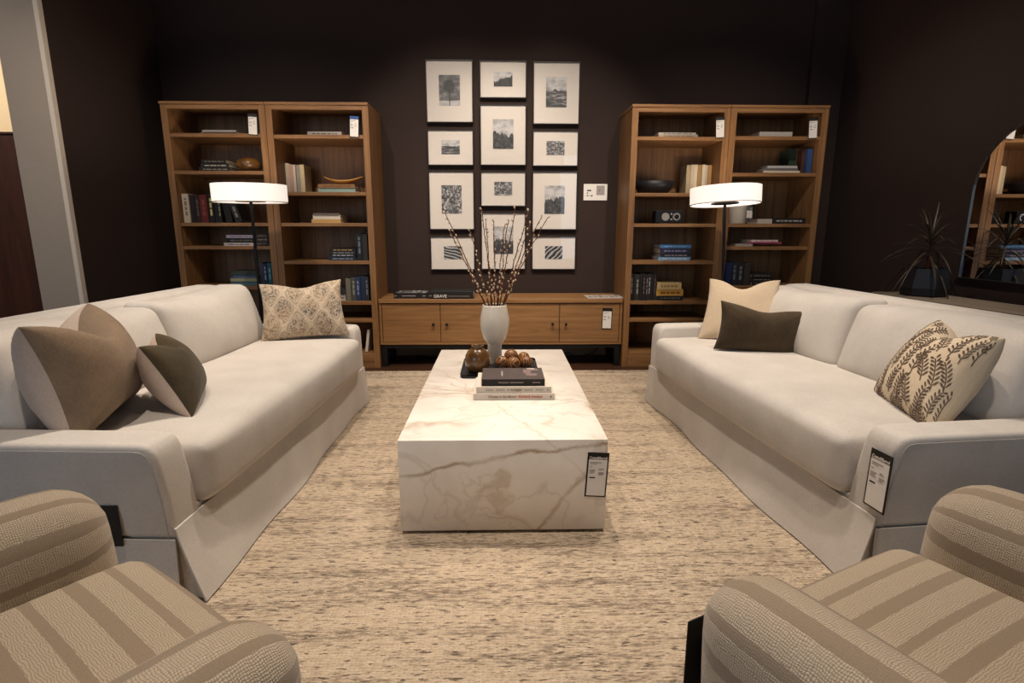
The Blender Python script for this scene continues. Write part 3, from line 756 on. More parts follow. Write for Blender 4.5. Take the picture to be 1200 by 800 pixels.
pillow('throw_pillow', 'cream pillow with dark leaf sprig print at the near end of right sofa', (1.565, 1.872, .614), ((-.19, -.982, -.006), (.47, -.096, .877)), .432, .375, .21, M['cream_cotton'], M['cream_cotton'], .055, 6, .007, True, topw=.35)

# ------------------------------------------------------------------ armchairs in front
def uvmap(bm, fn):
    uvl = bm.loops.layers.uv.new('UVMap')
    bm.normal_update()
    for f in bm.faces:
        for lp in f.loops: lp[uvl].uv = fn(lp.vert.co, f.normal)
    return bm

def make_chair(label, c, rz):
    t = thing('armchair', label, 'armchair', (c[0], c[1], .016), rz, 'striped armchairs in the foreground')
    B = M['boucle']
    obj('plinth', mkbox(-.33, .33, -.34, .30, 0, .05, .006), M['black_metal'], t)
    b = soft_box(.76, .74, .26, .035, 10, c=(0, -.03, .175)); uvmap(b, lambda p, n: (p.z if abs(n.z) < .7 else p.y, p.x)); obj('body', b, B, t, True)
    b = soft_box(.50, .70, .19, .05, 18, (0, .012, .022), None, (0, .04, .365))
    uvmap(b, lambda p, n: (p.y + .02 - max(0, .42 - p.z) * (1 if n.y > .5 else 0), p.x)); s = obj('seat_cushion', b, B, t, True)
    ring = []
    for i in range(41):
        x = -.215 + .43 * i / 40; ring.append((x, .384, .418 + .006 * math.cos(x * 6)))
    obj('welt', uvmap(tube(bmesh.new(), ring, .007, 8), lambda p, n: (.065, p.x)), B, s, True)
    for sx in (-1, 1):
        def af(q, u, sx=sx):
            q = q.copy(); q.x += sx * .02 * max(0, u[2]); q.y -= .03 * max(0, -u[2]); return q
        b = soft_box(.175, .72, .50, .085, 18, (.006, .012, .01), af, (sx * .306, -.01, .352))
        def auv(p, n, sx=sx):
            x = (p.x - sx * .322); z = p.z
            zt = .602 - .085
            if z > zt: u = math.atan2(x, max(1e-4, z - zt)) * .085
            else: u = math.copysign(.1335 + (zt - z), x)
            return (u * 1.0 + .30, p.y)
        uvmap(b, auv); a = obj('arm', b, B, t, True)
    b = soft_box(.80, .18, .54, .08, 16, (0, .02, .01), lambda q, u: Vector((q.x, q.y - q.z * .16, q.z)), (0, -.36, .50))
    uvmap(b, lambda p, n: (p.x, p.z)); obj('back', b, B, t, True)
    return t
make_chair('beige striped boucle armchair in the left foreground, facing the marble table', (-.768, .572), R(-36))
make_chair('beige striped boucle armchair in the right foreground, facing the marble table', (.792, .582), R(26))

# ------------------------------------------------------------------ price tags
def price_tag(label, w, h, m, style='std', group='price tags', hide_front=False):
    t = thing('price_tag', label, 'price tag', group=group, mat=m)
    obj('backing', mkbox(-w / 2, w / 2, -.0012, .0012, -h, 0, .0005), M['tagblack'], t)
    if hide_front: return t
    b = w * .07; hd = h * .155
    p = obj('paper', mkbox(-w / 2 + b, w / 2 - b, -.002, -.0012, -h + b, -hd), M['paper'], t)
    if style == 'std':
        put_text('header_text', 'Crate&Barrel', w * .17, M['mat_board'], t, (-w * .41, -.0021, -hd + w * .03), width=w * .82, offset=.0003)
    bm = bmesh.new(); rr = random.Random(label)
    def bar(x0, x1, z, hh): box(bm, -w / 2 + w * x0, -w / 2 + w * x1, -.0025, -.002, -h * z - hh * h, -h * z)
    bar(.14, .66, .21, .016); bar(.14, .46, .245, .012)
    for z in (.31,): bar(.14, .26, z, .012)
    for z in (.38, .405, .43, .455): bar(.14, .32 + rr.random() * .14, z, .011)
    for z in (.35, .375, .43, .45, .47, .49): bar(.55, .68 + rr.random() * .16, z, .009)
    obj('fine_print', bm, M['grey_ink'], p)
    bm = bmesh.new(); bar(.15, .42, .545, .026); obj('price_print', bm, M['ink'], p)
    return t
def T(loc, rx=0, ry=0, rz=0): return Matrix.Translation(loc) @ Matrix.Rotation(rz, 4, 'Z') @ Matrix.Rotation(ry, 4, 'Y') @ Matrix.Rotation(rx, 4, 'X')

# ------------------------------------------------------------------ marble table and what stands on it
TX0, TX1, TY0, TY1, TH = -.367, .386, 1.837, 3.331, .381
ct = thing('coffee_table', 'white marble plinth coffee table with brown veins in the middle of the rug', 'coffee table', (.0095, 2.584, .016))
bm = mkbox(-.3765, .3765, -.747, .747, .012, TH - .016, .0025)
obj('marble_block', bm, M['marble'], ct, 30)
obj('base', mkbox(-.35, .35, -.72, .72, 0, .013), M['black_metal'], ct)
price_tag('black framed price tag hanging on the front right corner of the marble table', .078, .172, T((.354, TY0 - .0013, .331), ry=R(3)))

tr = obj('serving_tray', bmesh.new(), M['black_ceramic'])
bm = bmesh.new()
def rrect(bm, x0, x1, y0, y1, z0, z1, r, seg=6):
    pts = []
    for cx, cy, a0 in ((x1 - r, y1 - r, 0), (x0 + r, y1 - r, 90), (x0 + r, y0 + r, 180), (x1 - r, y0 + r, 270)):
        for i in range(seg + 1):
            a = R(a0 + 90 * i / seg); pts.append((cx + r * math.cos(a), cy + r * math.sin(a)))
    a = [bm.verts.new((x, y, z0)) for x, y in pts]; b = [bm.verts.new((x, y, z1)) for x, y in pts]
    bm.faces.new(a[::-1]); top = bm.faces.new(b)
    for i in range(len(pts)): bm.faces.new((a[i], a[(i + 1) % len(pts)], b[(i + 1) % len(pts)], b[i]))
    return top
top = rrect(bm, -.203, .197, 2.655, 3.03, TH + .0005, TH + .020, .03)
bmesh.ops.inset_individual(bm, faces=[top], thickness=.012); top.normal_update()
bmesh.ops.translate(bm, verts=top.verts, vec=(0, 0, -.007))
bm.to_mesh(tr.data); bm.free()
tag(tr, 'black rectangular tray with rounded corners under the vase on the marble table', 'tray')
TZ = TH + .0135

vz = obj('vase', lathe(bmesh.new(), [(0, 0), (.043, 0), (.044, .004), (.041, .03), (.039, .07), (.0385, .105), (.040, .114), (.048, .122), (.062, .142), (.073, .178), (.079, .215), (.079, .25), (.072, .285), (.066, .318), (.065, .324), (.062, .324), (.063, .316), (.068, .285), (.0715, .25), (.07, .22), (.062, .19), (.045, .16), (0, .145)], 48), M['vase'], smooth=True, loc=(-.03, 2.93, TZ))
tag(vz, 'tall off white footed vase holding willow branches on the black tray', 'vase')
pot = obj('round_pot', lathe(bmesh.new(), [(0, 0), (.036, 0), (.05, .008), (.062, .032), (.066, .058), (.062, .085), (.05, .107), (.038, .117), (.031, .122), (.030, .131), (.033, .136), (.029, .137), (.023, .130), (.024, .118), (.045, .10), (.055, .06), (0, .02)], 40), M['bronze'], smooth=True, loc=(-.118, 2.755, TZ))
tag(pot, 'small round brown glazed pot on the left end of the black tray', 'pot')
bw = obj('shallow_bowl', lathe(bmesh.new(), [(0, 0), (.07, 0), (.1, .008), (.115, .022), (.113, .024), (.097, .012), (.07, .006), (0, .005)], 40), M['black_ceramic'], smooth=True, loc=(.075, 2.80, TZ))
bw.scale = (1, .78, 1)
tag(bw, 'shallow dark bowl holding carved wooden balls on the right of the tray', 'bowl')
BALLS = [(.012, 2.785, .034, .035, 'left wooden ball in the front row of the dark bowl'), (.068, 2.757, .035, .0355, 'middle wooden ball in the front row of the dark bowl'),
         (.135, 2.790, .034, .034, 'right wooden ball in the front row of the dark bowl'), (.058, 2.838, .056, .037, 'dark wooden ball highest at the back of the dark bowl'), (.125, 2.852, .042, .033, 'right wooden ball at the back of the dark bowl')]
for x, y, z, r, lab in BALLS:
    bm = bmesh.new(); bmesh.ops.create_icosphere(bm, subdivisions=4, radius=r)
    for v in bm.verts:
        a = math.atan2(v.co.y, v.co.x); v.co *= 1 + .022 * math.sin(a * 9) * (1 - (v.co.z / r) ** 2)
    o = obj('wooden_ball', bm, M['burl'], smooth=True, loc=(x, y, TZ + z + .004)); o.rotation_euler = (rng.uniform(-.9, .9), rng.uniform(-.9, .9), rng.uniform(0, 6))
    tag(o, lab, 'decorative ball', 'wooden balls in the bowl')

def make_book(label, x0, x1, y0, y1, z0, z1, hx, group, upright=False, title=None, depth=.2, lean=0, name='book', pages=True):
    w, h, d = x1 - x0, z1 - z0, y1 - y0
    t = thing(name, label, 'book', ((x0 + x1) / 2, y0, z0), 0, group)
    if lean: t.rotation_euler = (0, R(lean), 0)
    c = plain(hx, .6); bt = min(.003, (w if upright else h) * .16)
    bm = bmesh.new()
    if upright:
        box(bm, -w / 2, w / 2, 0, bt, 0, h)
        for s in (-1, 1): box(bm, min(s * w / 2, s * (w / 2 - bt)), max(s * w / 2, s * (w / 2 - bt)), bt, d, 0, h)
        obj('cover', bm, c, t)
        obj('pages', mkbox(-w / 2 + bt, w / 2 - bt, bt, d - .004, .003, h - .004), M['pages'], t)
        if title:
            bm = bmesh.new(); rr = random.Random(label); z = h * .25
            while z < h * .8:
                l = rr.uniform(.02, .05); box(bm, -w * .18, w * .18, -.0008, 0, z, min(z + l, h * .85)); z += l + .01
            obj('spine_title', bm, plain(title, .7), t)
    else:
        box(bm, -w / 2, w / 2, 0, bt, 0, h)
        box(bm, -w / 2, w / 2, bt, d, 0, bt); box(bm, -w / 2, w / 2, bt, d, h - bt, h)
        obj('cover', bm, c, t)
        obj('pages', mkbox(-w / 2 + .004, w / 2 - .004, bt, d - .004, bt, h - bt), M['pages'], t)
        if title:
            bm = bmesh.new(); rr = random.Random(label); x = -w * .36
            while x < w * .36:
                l = rr.uniform(.015, .05); box(bm, x, min(x + l, w * .4), -.0008, 0, h * .36, h * .64); x += l + .008
            obj('spine_title', bm, plain(title, .7), t)
    return t
GT = 'books stacked on the marble table'
b1 = make_book('white book with red author lettering at the bottom of the marble table stack', -.118, .24, 2.302, 2.575, TH + .0005, .410, 'd6cbbd', GT)
put_text('title_text', 'Woman in the Mirror', .015, plain('8a7464', .8), b1, (-.115, -.0012, .010), width=.125, offset=.0003)
put_text('author_text', 'Richard Avedon', .015, M['red_ink'], b1, (.02, -.0012, .010), width=.105, offset=.0003)
put_text('publisher_mark', '4', .013, M['ink'], b1, (.158, -.0012, .010), offset=.0005)
b2 = make_book('white book with grey lettering in the middle of the marble table stack', -.106, .226, 2.312, 2.56, .410, .438, 'd3c8b9', GT)
bm = bmesh.new()
for x0, x1 in ((-.125, -.09), (-.08, -.04), (-.03, -.022), (.045, .085), (.095, .13), (.145, .155)): box(bm, x0, x1, -.001, 0, .010, .018)
obj('title_marks', bm, M['ltgrey_ink'], b2)
put_text('title_text', 'WOMEN', .0135, plain('8a7a6a', .8), b2, (-.017, -.0012, .0090), width=.052, offset=.0004)
b3 = make_book('thick black book with a photo cover on top of the marble table stack', -.083, .197, 2.325, 2.53, .438, .468, '1b1614', GT)
obj('cover_photo', mkbox(-.139, .139, .003, .202, .030, .0306), plain('4c413f', .35), b3)
bm = bmesh.new()
for x0, x1, y0, y1 in ((.05, .085, .10, .17), (.06, .11, .06, .10), (.085, .12, .15, .19)): box(bm, x0, x1, y0, y1, .0306, .0308)
obj('cover_figure', bm, plain('7c6864', .5), b3)
obj('cover_highlight', mkbox(.07, .105, .175, .195, .0308, .031), plain('b9a9a2', .5), b3)
obj('cover_title', mkbox(-.052, -.046, .06, .14, .0306, .031), plain('a79d98', .6), b3)
bm = bmesh.new()
for x0, x1 in ((-.066, -.02), (-.014, .045), (.085, .12)): box(bm, x0, x1, -.001, 0, .013, .019)
obj('spine_title', bm, plain('7a6e66', .7), b3)

# willow branches in the vase
proto_c = bpy.data.meshes.new('catkin'); bm = bmesh.new(); bmesh.ops.create_icosphere(bm, subdivisions=2, radius=1)
for v in bm.verts: v.co = Vector((v.co.x * .0055, v.co.y * .0055, v.co.z * .0082))
bm.to_mesh(proto_c); bm.free(); proto_c.materials.append(M['catkin'])
for p in proto_c.polygons: p.use_smooth = True
TIPS = [(-.292, 1.205, 0.02), (-.262, 1.112, -.05), (-.158, 1.11, .05), (-.092, 1.222, .0), (-.075, 1.165, -.06), (-.03, 1.16, .04), (.025, 1.14, .07), (.045, 1.165, -.03), (.083, 1.232, .03), (.150, 1.212, -.02), (.165, 1.15, .06), (.215, 1.18, -.03), (.258, 1.186, .02)]
ORD = ['first', 'second', 'third', 'fourth', 'fifth', 'sixth', 'seventh', 'eighth', 'ninth', 'tenth', 'eleventh', 'twelfth', 'thirteenth']
VX, VY = -.03, 2.93
for i, (tx, tz, ty) in enumerate(TIPS):
    lab = 'leftmost pussy willow branch in the white vase, arching over the left pictures' if i == 0 else 'rightmost pussy willow branch in the white vase' if i == len(TIPS) - 1 else ORD[i] + ' pussy willow branch from the left in the white vase'
    dx = tx - VX
    a = Vector((VX - dx * .10, VY - ty * .3, TZ + .17)); m = Vector((VX + max(-.052, min(.052, dx * .26)), VY + ty * .35, TZ + .325)); e = Vector((tx, VY + ty, tz))
    ctl = m + Vector((dx * .30, ty * .3, (tz - m.z) * .45))
    pts = [a.lerp(m, .5 * k) for k in range(2)] + [m * (1 - s) ** 2 + ctl * 2 * s * (1 - s) + e * s * s for s in [k / 14 for k in range(15)]]
    wob = [Vector((rng.uniform(-.004, .004), rng.uniform(-.004, .004), 0)) for _ in pts]
    pts = [p + (q if k > 3 else q * 0) for k, (p, q) in enumerate(zip(pts, wob))]
    t = thing('willow_branch', lab, 'branch', a, 0, 'pussy willow branches in the vase')
    loc = [p - a for p in pts]
    obj('stem', tube(bmesh.new(), loc, [.0032 * (1 - .6 * k / len(loc)) + .0006 for k in range(len(loc))], 6), M['stem'], t, True)
    nb = rng.randint(14, 19)
    for k in range(nb):
        s = .10 + .9 * (k + rng.uniform(-.3, .3)) / (nb - 1); s = max(.05, min(1, s))
        f = 2 + s * 14; j = min(int(f), len(loc) - 2); p = loc[j].lerp(loc[j + 1], f - j)
        d = (loc[j + 1] - loc[j]).normalized(); sd = Vector((rng.uniform(-1, 1), rng.uniform(-1, 1), 0)); sd = (sd - d * sd.dot(d)).normalized() if sd.length > .1 else Vector((1, 0, 0))
        c = bpy.data.objects.new('catkin', proto_c); C.objects.link(c); c.parent = t
        c.location = p + sd * .006 + d * .004
        c.rotation_euler = (d + sd * .5).to_track_quat('Z', 'Y').to_euler()
        q = rng.uniform(.62, 1.05); c.scale = (q, q, q)

# ------------------------------------------------------------------ bookcases
BF, BB = 4.372, 4.806
SH_A = [1.82, 1.55, 1.163, .985, .67, .40]; SH_B = [1.813, 1.396, 1.163, .871, .548, .404]
def make_bookcase(label, x0, x1, shelves):
    t = thing('bookcase', label, 'bookcase', (x0, BF, 0), 0, 'oak bookcases along the dark wall'); w = x1 - x0; D = BB - BF
    W = M['oak_z']; X = M['oak_x']
    obj('side_panel', mkbox(0, .048, 0, D, 0, 2.022, .002), W, t); obj('side_panel', mkbox(w - .048, w, 0, D, 0, 2.022, .002), W, t)
    obj('top_panel', mkbox(-.004 if x0 < -2 or x0 in (1.006,) else .0, w, -.008, D, 2.022, 2.042, .002), X, t)
    obj('top_rail', mkbox(.048, w - .048, .0, .03, 1.99, 2.022), X, t)
    obj('back_panel', mkbox(.048, w - .048, D - .012, D, .02, 2.022), W, t)
    obj('base_rail', mkbox(.048, w - .048, 0, .025, .0, .09, .002), X, t)
    for z in shelves: obj('shelf', mkbox(.048, w - .048, .006, D - .012, z - .027, z, .002), X, t)
    obj('shelf', mkbox(.048, w - .048, .006, D - .012, .09, .12, .002), X, t)
make_bookcase('oak bookcase farthest left, behind the left floor lamp', -2.520, -1.752, SH_A)
make_bookcase('oak bookcase just left of the framed pictures and low console', -1.749, -.984, SH_B)
make_bookcase('oak bookcase just right of the framed pictures, holding the small radio', 1.006, 1.756, SH_B)
make_bookcase('oak bookcase farthest right, behind the right floor lamp', 1.759, 2.514, SH_A)

for k, x0, x1, z0, z1, c, ti, ex, lab, g in BOOKS:
    ex, yf = ex; yf += rng.uniform(-.010, .010)
    if k == 'h': make_book(lab, x0, x1, yf, yf + ex, z0 + .0004, z1, c, BOOK_GROUPS[g], False, ti)
    else:
        make_book(lab, x0, x1, yf, yf + .16, z0 + .0004 + (abs(ex) > 0) * .004, z1, c, BOOK_GROUPS[g], True, ti, lean=ex)

# things standing on the bookcase shelves
def mk(name, bm, mat, label, cat, loc, smooth=True, **k):
    return tag(obj(name, bm, mat, None, smooth, loc), label, cat, **k)
bm = bmesh.new(); bmesh.ops.create_uvsphere(bm, u_segments=32, v_segments=20, radius=1)
for v in bm.verts:
    x = v.co.x; v.co = Vector((x * .094, v.co.y * .08, v.co.z * .056 * (1 + .18 * x) - .004 * x))
mk('pebble_vase', bm, M['bronze'], 'brown glazed pebble shaped vase on the far left bookcase', 'vase', (-1.965, 4.50, 1.6065))
bm = bmesh.new()
N = 24
def boat(u, v, lift): # u along, v across
    x = .153 * u; hw = .06 * (1 - u * u) ** .6 + .002
    return Vector((x, hw * v, .010 + .048 * abs(u) ** 2.1 + .022 * v * v * (1 - u * u) + lift - .008 * (1 - u * u)))
for lift in (0,):
    A = [[bm.verts.new(boat(-1 + 2 * i / N, -1 + 2 * j / 8, .008)) for j in range(9)] for i in range(N + 1)]
    B = [[bm.verts.new(boat(-1 + 2 * i / N, (-1 + 2 * j / 8) * .98, 0)) for j in range(9)] for i in range(N + 1)]
    for i in range(N):
        for j in range(8):
            bm.faces.new((A[i][j], A[i + 1][j], A[i + 1][j + 1], A[i][j + 1])); bm.faces.new((B[i][j], B[i][j + 1], B[i + 1][j + 1], B[i + 1][j]))
        for j in (0, 8): bm.faces.new((A[i][j], A[i + 1][j], B[i + 1][j], B[i][j]))
    for j in range(8):
        for i in (0, N): bm.faces.new((A[i][j], A[i][j + 1], B[i][j + 1], B[i][j]))
zt = max(b[4] for b in BOOKS if 'wooden boat' in b[8])
mk('boat_bowl', bm, M['bowl_wood'], 'pale wooden boat shaped bowl on the tan and aqua books', 'bowl', (-1.232, 4.50, zt + .0005))
mk('black_bowl', lathe(bmesh.new(), [(0, 0), (.10, 0), (.108, .004), (.14, .04), (.163, .098), (.158, .098), (.134, .045), (.1, .012), (0, .010)], 40), M['black_ceramic'], 'wide matte black bowl left of the pale books above the right lamp', 'bowl', (1.252, 4.57, 1.3965))
rd = thing('radio', 'small black tabletop radio with two round silver dials on the bookcase', 'radio', (1.349, 4.43, 1.1634))
obj('cabinet', mkbox(-.108, .108, 0, .11, .004, .102, .006, 3), M['black_metal'], rd)
for x in (-.09, .09): obj('foot', mkbox(x - .012, x + .012, .02, .09, 0, .005), M['black_metal'], rd)
def disc(r, y0, y1, x, z, seg=28):
    b = lathe(bmesh.new(), [(0, 0), (r, 0), (r, y1 - y0), (0, y1 - y0)], seg)
    for v in b.verts: v.co = Vector((v.co.x + x, y1 - v.co.z, v.co.y + z))
    return b
obj('speaker_grille', disc(.031, -.004, .0, -.03, .053), plain('a8a29a', .4, .6), rd, 30)
d = obj('tuning_dial', disc(.030, -.006, .0, .058, .053), plain('c4beb6', .25, .8), rd, 30)
obj('dial_knob', disc(.018, -.012, -.006, .058, .053), M['black_metal'], d, 30)
for z in (.033, .074): obj('small_knob', disc(.008, -.008, .0, .016, z), plain('c4beb6', .25, .8), rd, 30)
mk('planter', lathe(bmesh.new(), [(0, 0), (.068, 0), (.072, .004), (.077, .14), (.0765, .155), (.070, .155), (.068, .03), (0, .02)], 40), plain('ccc2b3', .7), 'white cylindrical planter behind the right lamp shade on the bookcase', 'planter', (1.915, 4.50, 1.1635))
t = thing('photo_frame', 'black photo frame with grey picture standing beside the white planter', 'photo frame', (2.04, 4.60, 1.1635)); t.rotation_euler = (R(-6), 0, R(4))
bm = bmesh.new()
for a in ((-.075, -.063, 0, .215), (.063, .075, 0, .215), (-.063, .063, 0, .012), (-.063, .063, .203, .215)): box(bm, a[0], a[1], 0, .018, a[2], a[3])
obj('frame', bm, M['frame'], t); obj('print', mkbox(-.063, .063, .006, .012, .012, .203), art('rocks', 9), t)
obj('white_card', mkbox(.012, .06, .004, .006, .05, .11), M['white'], t)

for x, lab, sh in ((-1.842, 'price tag at the right end of the far left bookcase top shelf', 1.958), (-1.088, 'price tag with blue top edge on the bookcase left of the pictures', 1.945), (1.676, 'price tag on the top shelf of the bookcase right of the pictures', 1.954), (2.393, 'price tag at the right end of the far right bookcase top shelf', 1.953)):
    pt_ = price_tag(lab, .072, .152, T((x, 4.366, sh), ry=R(3 if x < 0 else -3.5)), 'plain', 'price tags on the bookcases')
    if 'blue' in lab: obj('blue_header', mkbox(-.031, .031, -.0021, -.0012, -.022, -.002), plain('2c4f92', .6), pt_)
    else: obj('header', mkbox(-.031, .031, -.0021, -.0012, -.022, -.006), plain('26221f', .6), pt_)

# ------------------------------------------------------------------ console
cn = thing('media_console', 'low oak media console with four doors and black base under the pictures', 'console', (0.01, 4.40, 0), 0)
cx0, cx1, CD = -.990, .990, .405
K = M['console_x']
obj('top_panel', mkbox(cx0, cx1, -.012, CD, .532, .565, .003), K, cn)
obj('bottom_panel', mkbox(cx0, cx1, 0, CD, .186, .204, .002), K, cn)
for a in (cx0, cx1 - .02): obj('side_panel', mkbox(a, a + .02, 0, CD, .204, .532, .002), K, cn)
obj('back_panel', mkbox(cx0 + .02, cx1 - .02, CD - .012, CD, .204, .532), K, cn)
for a in (-.496, -.01, .476): obj('divider', mkbox(a - .008, a + .008, .03, CD - .02, .204, .532), K, cn)
edges = [cx0 + .022, -.496, -.01, .476, cx1 - .022]
for i in range(4):
    a, b = edges[i] + .0025, edges[i + 1] - .0025
    d = obj('door', mkbox(a, b, .002, .022, .208, .526, .0015), K, cn)
    kx = b - .055 if i % 2 == 0 else a + .05
    kn = disc(.011, -.022, -.012, kx, .357, 20); kk = disc(.006, -.012, .002, kx, .357, 16)
    obj('knob', kn, M['black_metal'], d, 30); obj('knob_stem', kk, M['black_metal'], d, 30)
bm = bmesh.new()
for a in (.01, CD - .04): box(bm, cx0 + .01, cx1 - .01, a, a + .03, .156, .186)
for a in (cx0 + .01, cx1 - .04): box(bm, a, a + .03, .04, CD - .04, .156, .186)
obj('base_frame', bm, M['black_metal'], cn)
for x in (cx0 + .01, cx1 - .05):
    for y in (.01, CD - .05): obj('leg', mkbox(x, x + .04, y, y + .04, 0, .156), M['black_metal'], cn)
price_tag('black framed price tag on the rightmost door of the console', .082, .172, T((.877, 4.398, .488), ry=R(1)), 'plain', 'price tags')
GC = 'black books on the console'
b = make_book('black book with a photo cover at the left end of the console', -.862, -.588, 4.43, 4.66, .5654, .608, '1a1617', GC)
obj('cover_photo', mkbox(-.12, .12, .02, .20, .0428, .0434), art('rocks', 4), b)
bm = bmesh.new()
for x0, x1 in ((-.07, .04), (.095, .12), (-.13, -.115)): box(bm, x0, x1, -.001, 0, .017, .024)
obj('spine_title', bm, plain('8a8480', .7), b)
b = make_book('thick black book with white spine lettering, right of the photo cover book', -.584, -.215, 4.395, 4.66, .5654, .622, '161413', GC)
put_text('title_text', 'GRAVE', .034, plain('c9c3bb', .7), b, (-.135, -.0012, .011), width=.105, offset=.0006)
bm = bmesh.new()
box(bm, -.172, -.15, -.001, 0, .022, .028); box(bm, -.018, .06, -.001, 0, .020, .024); box(bm, .065, .15, -.001, 0, .020, .024)
obj('spine_title', bm, plain('8a7a68', .7), b)
bk = thing('booklet', 'thin pale printed booklet lying flat on the right end of the console', 'booklet', (.86, 4.50, .5655)); bk.rotation_euler = (0, 0, R(3))
obj('cover', mkbox(-.15, .15, -.09, .10, 0, .006, .001), plain('b9b1aa', .5), bk)
bm = bmesh.new()
for i in range(6): box(bm, -.13 + i * .045, -.10 + i * .045, -.06 + (i % 2) * .03, .02 + (i % 3) * .02, .006, .0064)
obj('cover_print', bm, plain('77716c', .6), bk)
for i, (pts, lab) in enumerate((([(-.42, 4.75, .16), (-.44, 4.74, .09), (-.47, 4.72, .03), (-.55, 4.70, .006), (-.75, 4.73, .006)], 'black power cord hanging under the left half of the console'),
                                ([(.42, 4.74, .008), (.50, 4.70, .008), (.6, 4.74, .04), (.68, 4.71, .008), (.85, 4.75, .05), (.9, 4.77, .15)], 'black power cord lying under the right half of the console'))):
    pp = [Vector(p) for p in pts]; fine = []
    for k in range(len(pp) - 1):
        p0, p1, p2, p3 = pp[max(0, k - 1)], pp[k], pp[k + 1], pp[min(len(pp) - 1, k + 2)]
        for q in range(6):
            s = q / 6
            fine.append(.5 * ((2 * p1) + (p2 - p0) * s + (2 * p0 - 5 * p1 + 4 * p2 - p3) * s * s + (3 * p1 - p0 - 3 * p2 + p3) * s ** 3))
    fine.append(pp[-1])
    tag(obj('power_cord', tube(bmesh.new(), fine, .004, 8), M['black_metal'], smooth=True), lab, 'cord', 'power cords under the console')

# ------------------------------------------------------------------ pictures on the wall
PX = [-.410, .030, .469]
PICS = [(0, 2.222, 'tall', 'tree', 'tall framed print of a lone tree at the top of the left column'), (0, 1.784, 'wide', 'lake', 'small framed print second from the top of the left column'),
        (0, 1.354, 'tall', 'rocks', 'tall framed rocky print second from the bottom of the left column'), (0, .912, 'wide', 'dunes', 'small framed print at the bottom of the left column'),
        (1, 2.316, 'wide', 'forest', 'small framed forest print at the top of the middle column'), (1, 1.884, 'tall', 'ridge', 'tall framed valley print second from the top of the middle column'),
        (1, 1.451, 'wide', 'rocks', 'small framed print second from the bottom of the middle column'), (1, 1.014, 'tall', 'ridge', 'tall framed dark print behind the willow branches, bottom of the middle column'),
        (2, 2.213, 'tall', 'lake', 'tall framed lake print at the top of the right column'), (2, 1.781, 'wide', 'rocks', 'small framed print second from the top of the right column'),
        (2, 1.354, 'tall', 'ridge', 'tall framed cliff print second from the bottom of the right column'), (2, .914, 'wide', 'dunes', 'small framed print at the bottom of the right column')]
for i, (c, z, kind, st, lab) in enumerate(PICS):
    w, h = (.385, .484) if kind == 'tall' else (.384, .287)
    t = thing('framed_print', lab, 'picture', (PX[c], WB - .024, z), 0, 'black and white prints on the wall')
    t.rotation_euler = (R(-1.0), 0, R(rng.uniform(-.2, .2)))
    bm = bmesh.new(); e = .007
    for a in ((-w / 2, -w / 2 + e, -h / 2, h / 2), (w / 2 - e, w / 2, -h / 2, h / 2), (-w / 2 + e, w / 2 - e, -h / 2, -h / 2 + e), (-w / 2 + e, w / 2 - e, h / 2 - e, h / 2)):
        box(bm, a[0], a[1], -.006, .018, a[2], a[3])
    obj('frame', bm, M['frame'], t)
    obj('mat_board', mkbox(-w / 2 + e, w / 2 - e, .004, .016, -h / 2 + e, h / 2 - e), M['mat_board'], t)
    pw_, ph_, dz = (.172, .235, .010) if kind == 'tall' else (.153, .112, .004)
    obj('print', mkbox(-pw_ / 2, pw_ / 2, .002, .004, -ph_ / 2 + dz, ph_ / 2 + dz), art(st, i + 1), t)
    obj('glass', mkbox(-w / 2 + e, w / 2 - e, -.004, -.002, -h / 2 + e, h / 2 - e), M['glass'], t)
pl = thing('wall_placard', 'small white information card on the wall right of the framed prints', 'placard', (.8205, WB - .002, 1.429))
obj('card', mkbox(-.102, .102, -.004, .002, -.068, .068, .001), M['paper'], pl)
obj('picture_panel', mkbox(.008, .078, -.0048, -.004, -.024, .055), plain('9a928c', .7), pl)
bm = bmesh.new()
for x0, x1, z0, z1 in ((-.073, -.037, .009, .019), (-.074, -.064, -.013, -.003), (-.074, -.062, -.034, -.025), (-.056, -.044, -.031, -.028), (-.038, -.024, -.035, -.024), (.03, .037, .011, .019)): box(bm, x0, x1, -.0053, -.004, z0, z1)
obj('printed_text', bm, M['ink'], pl)

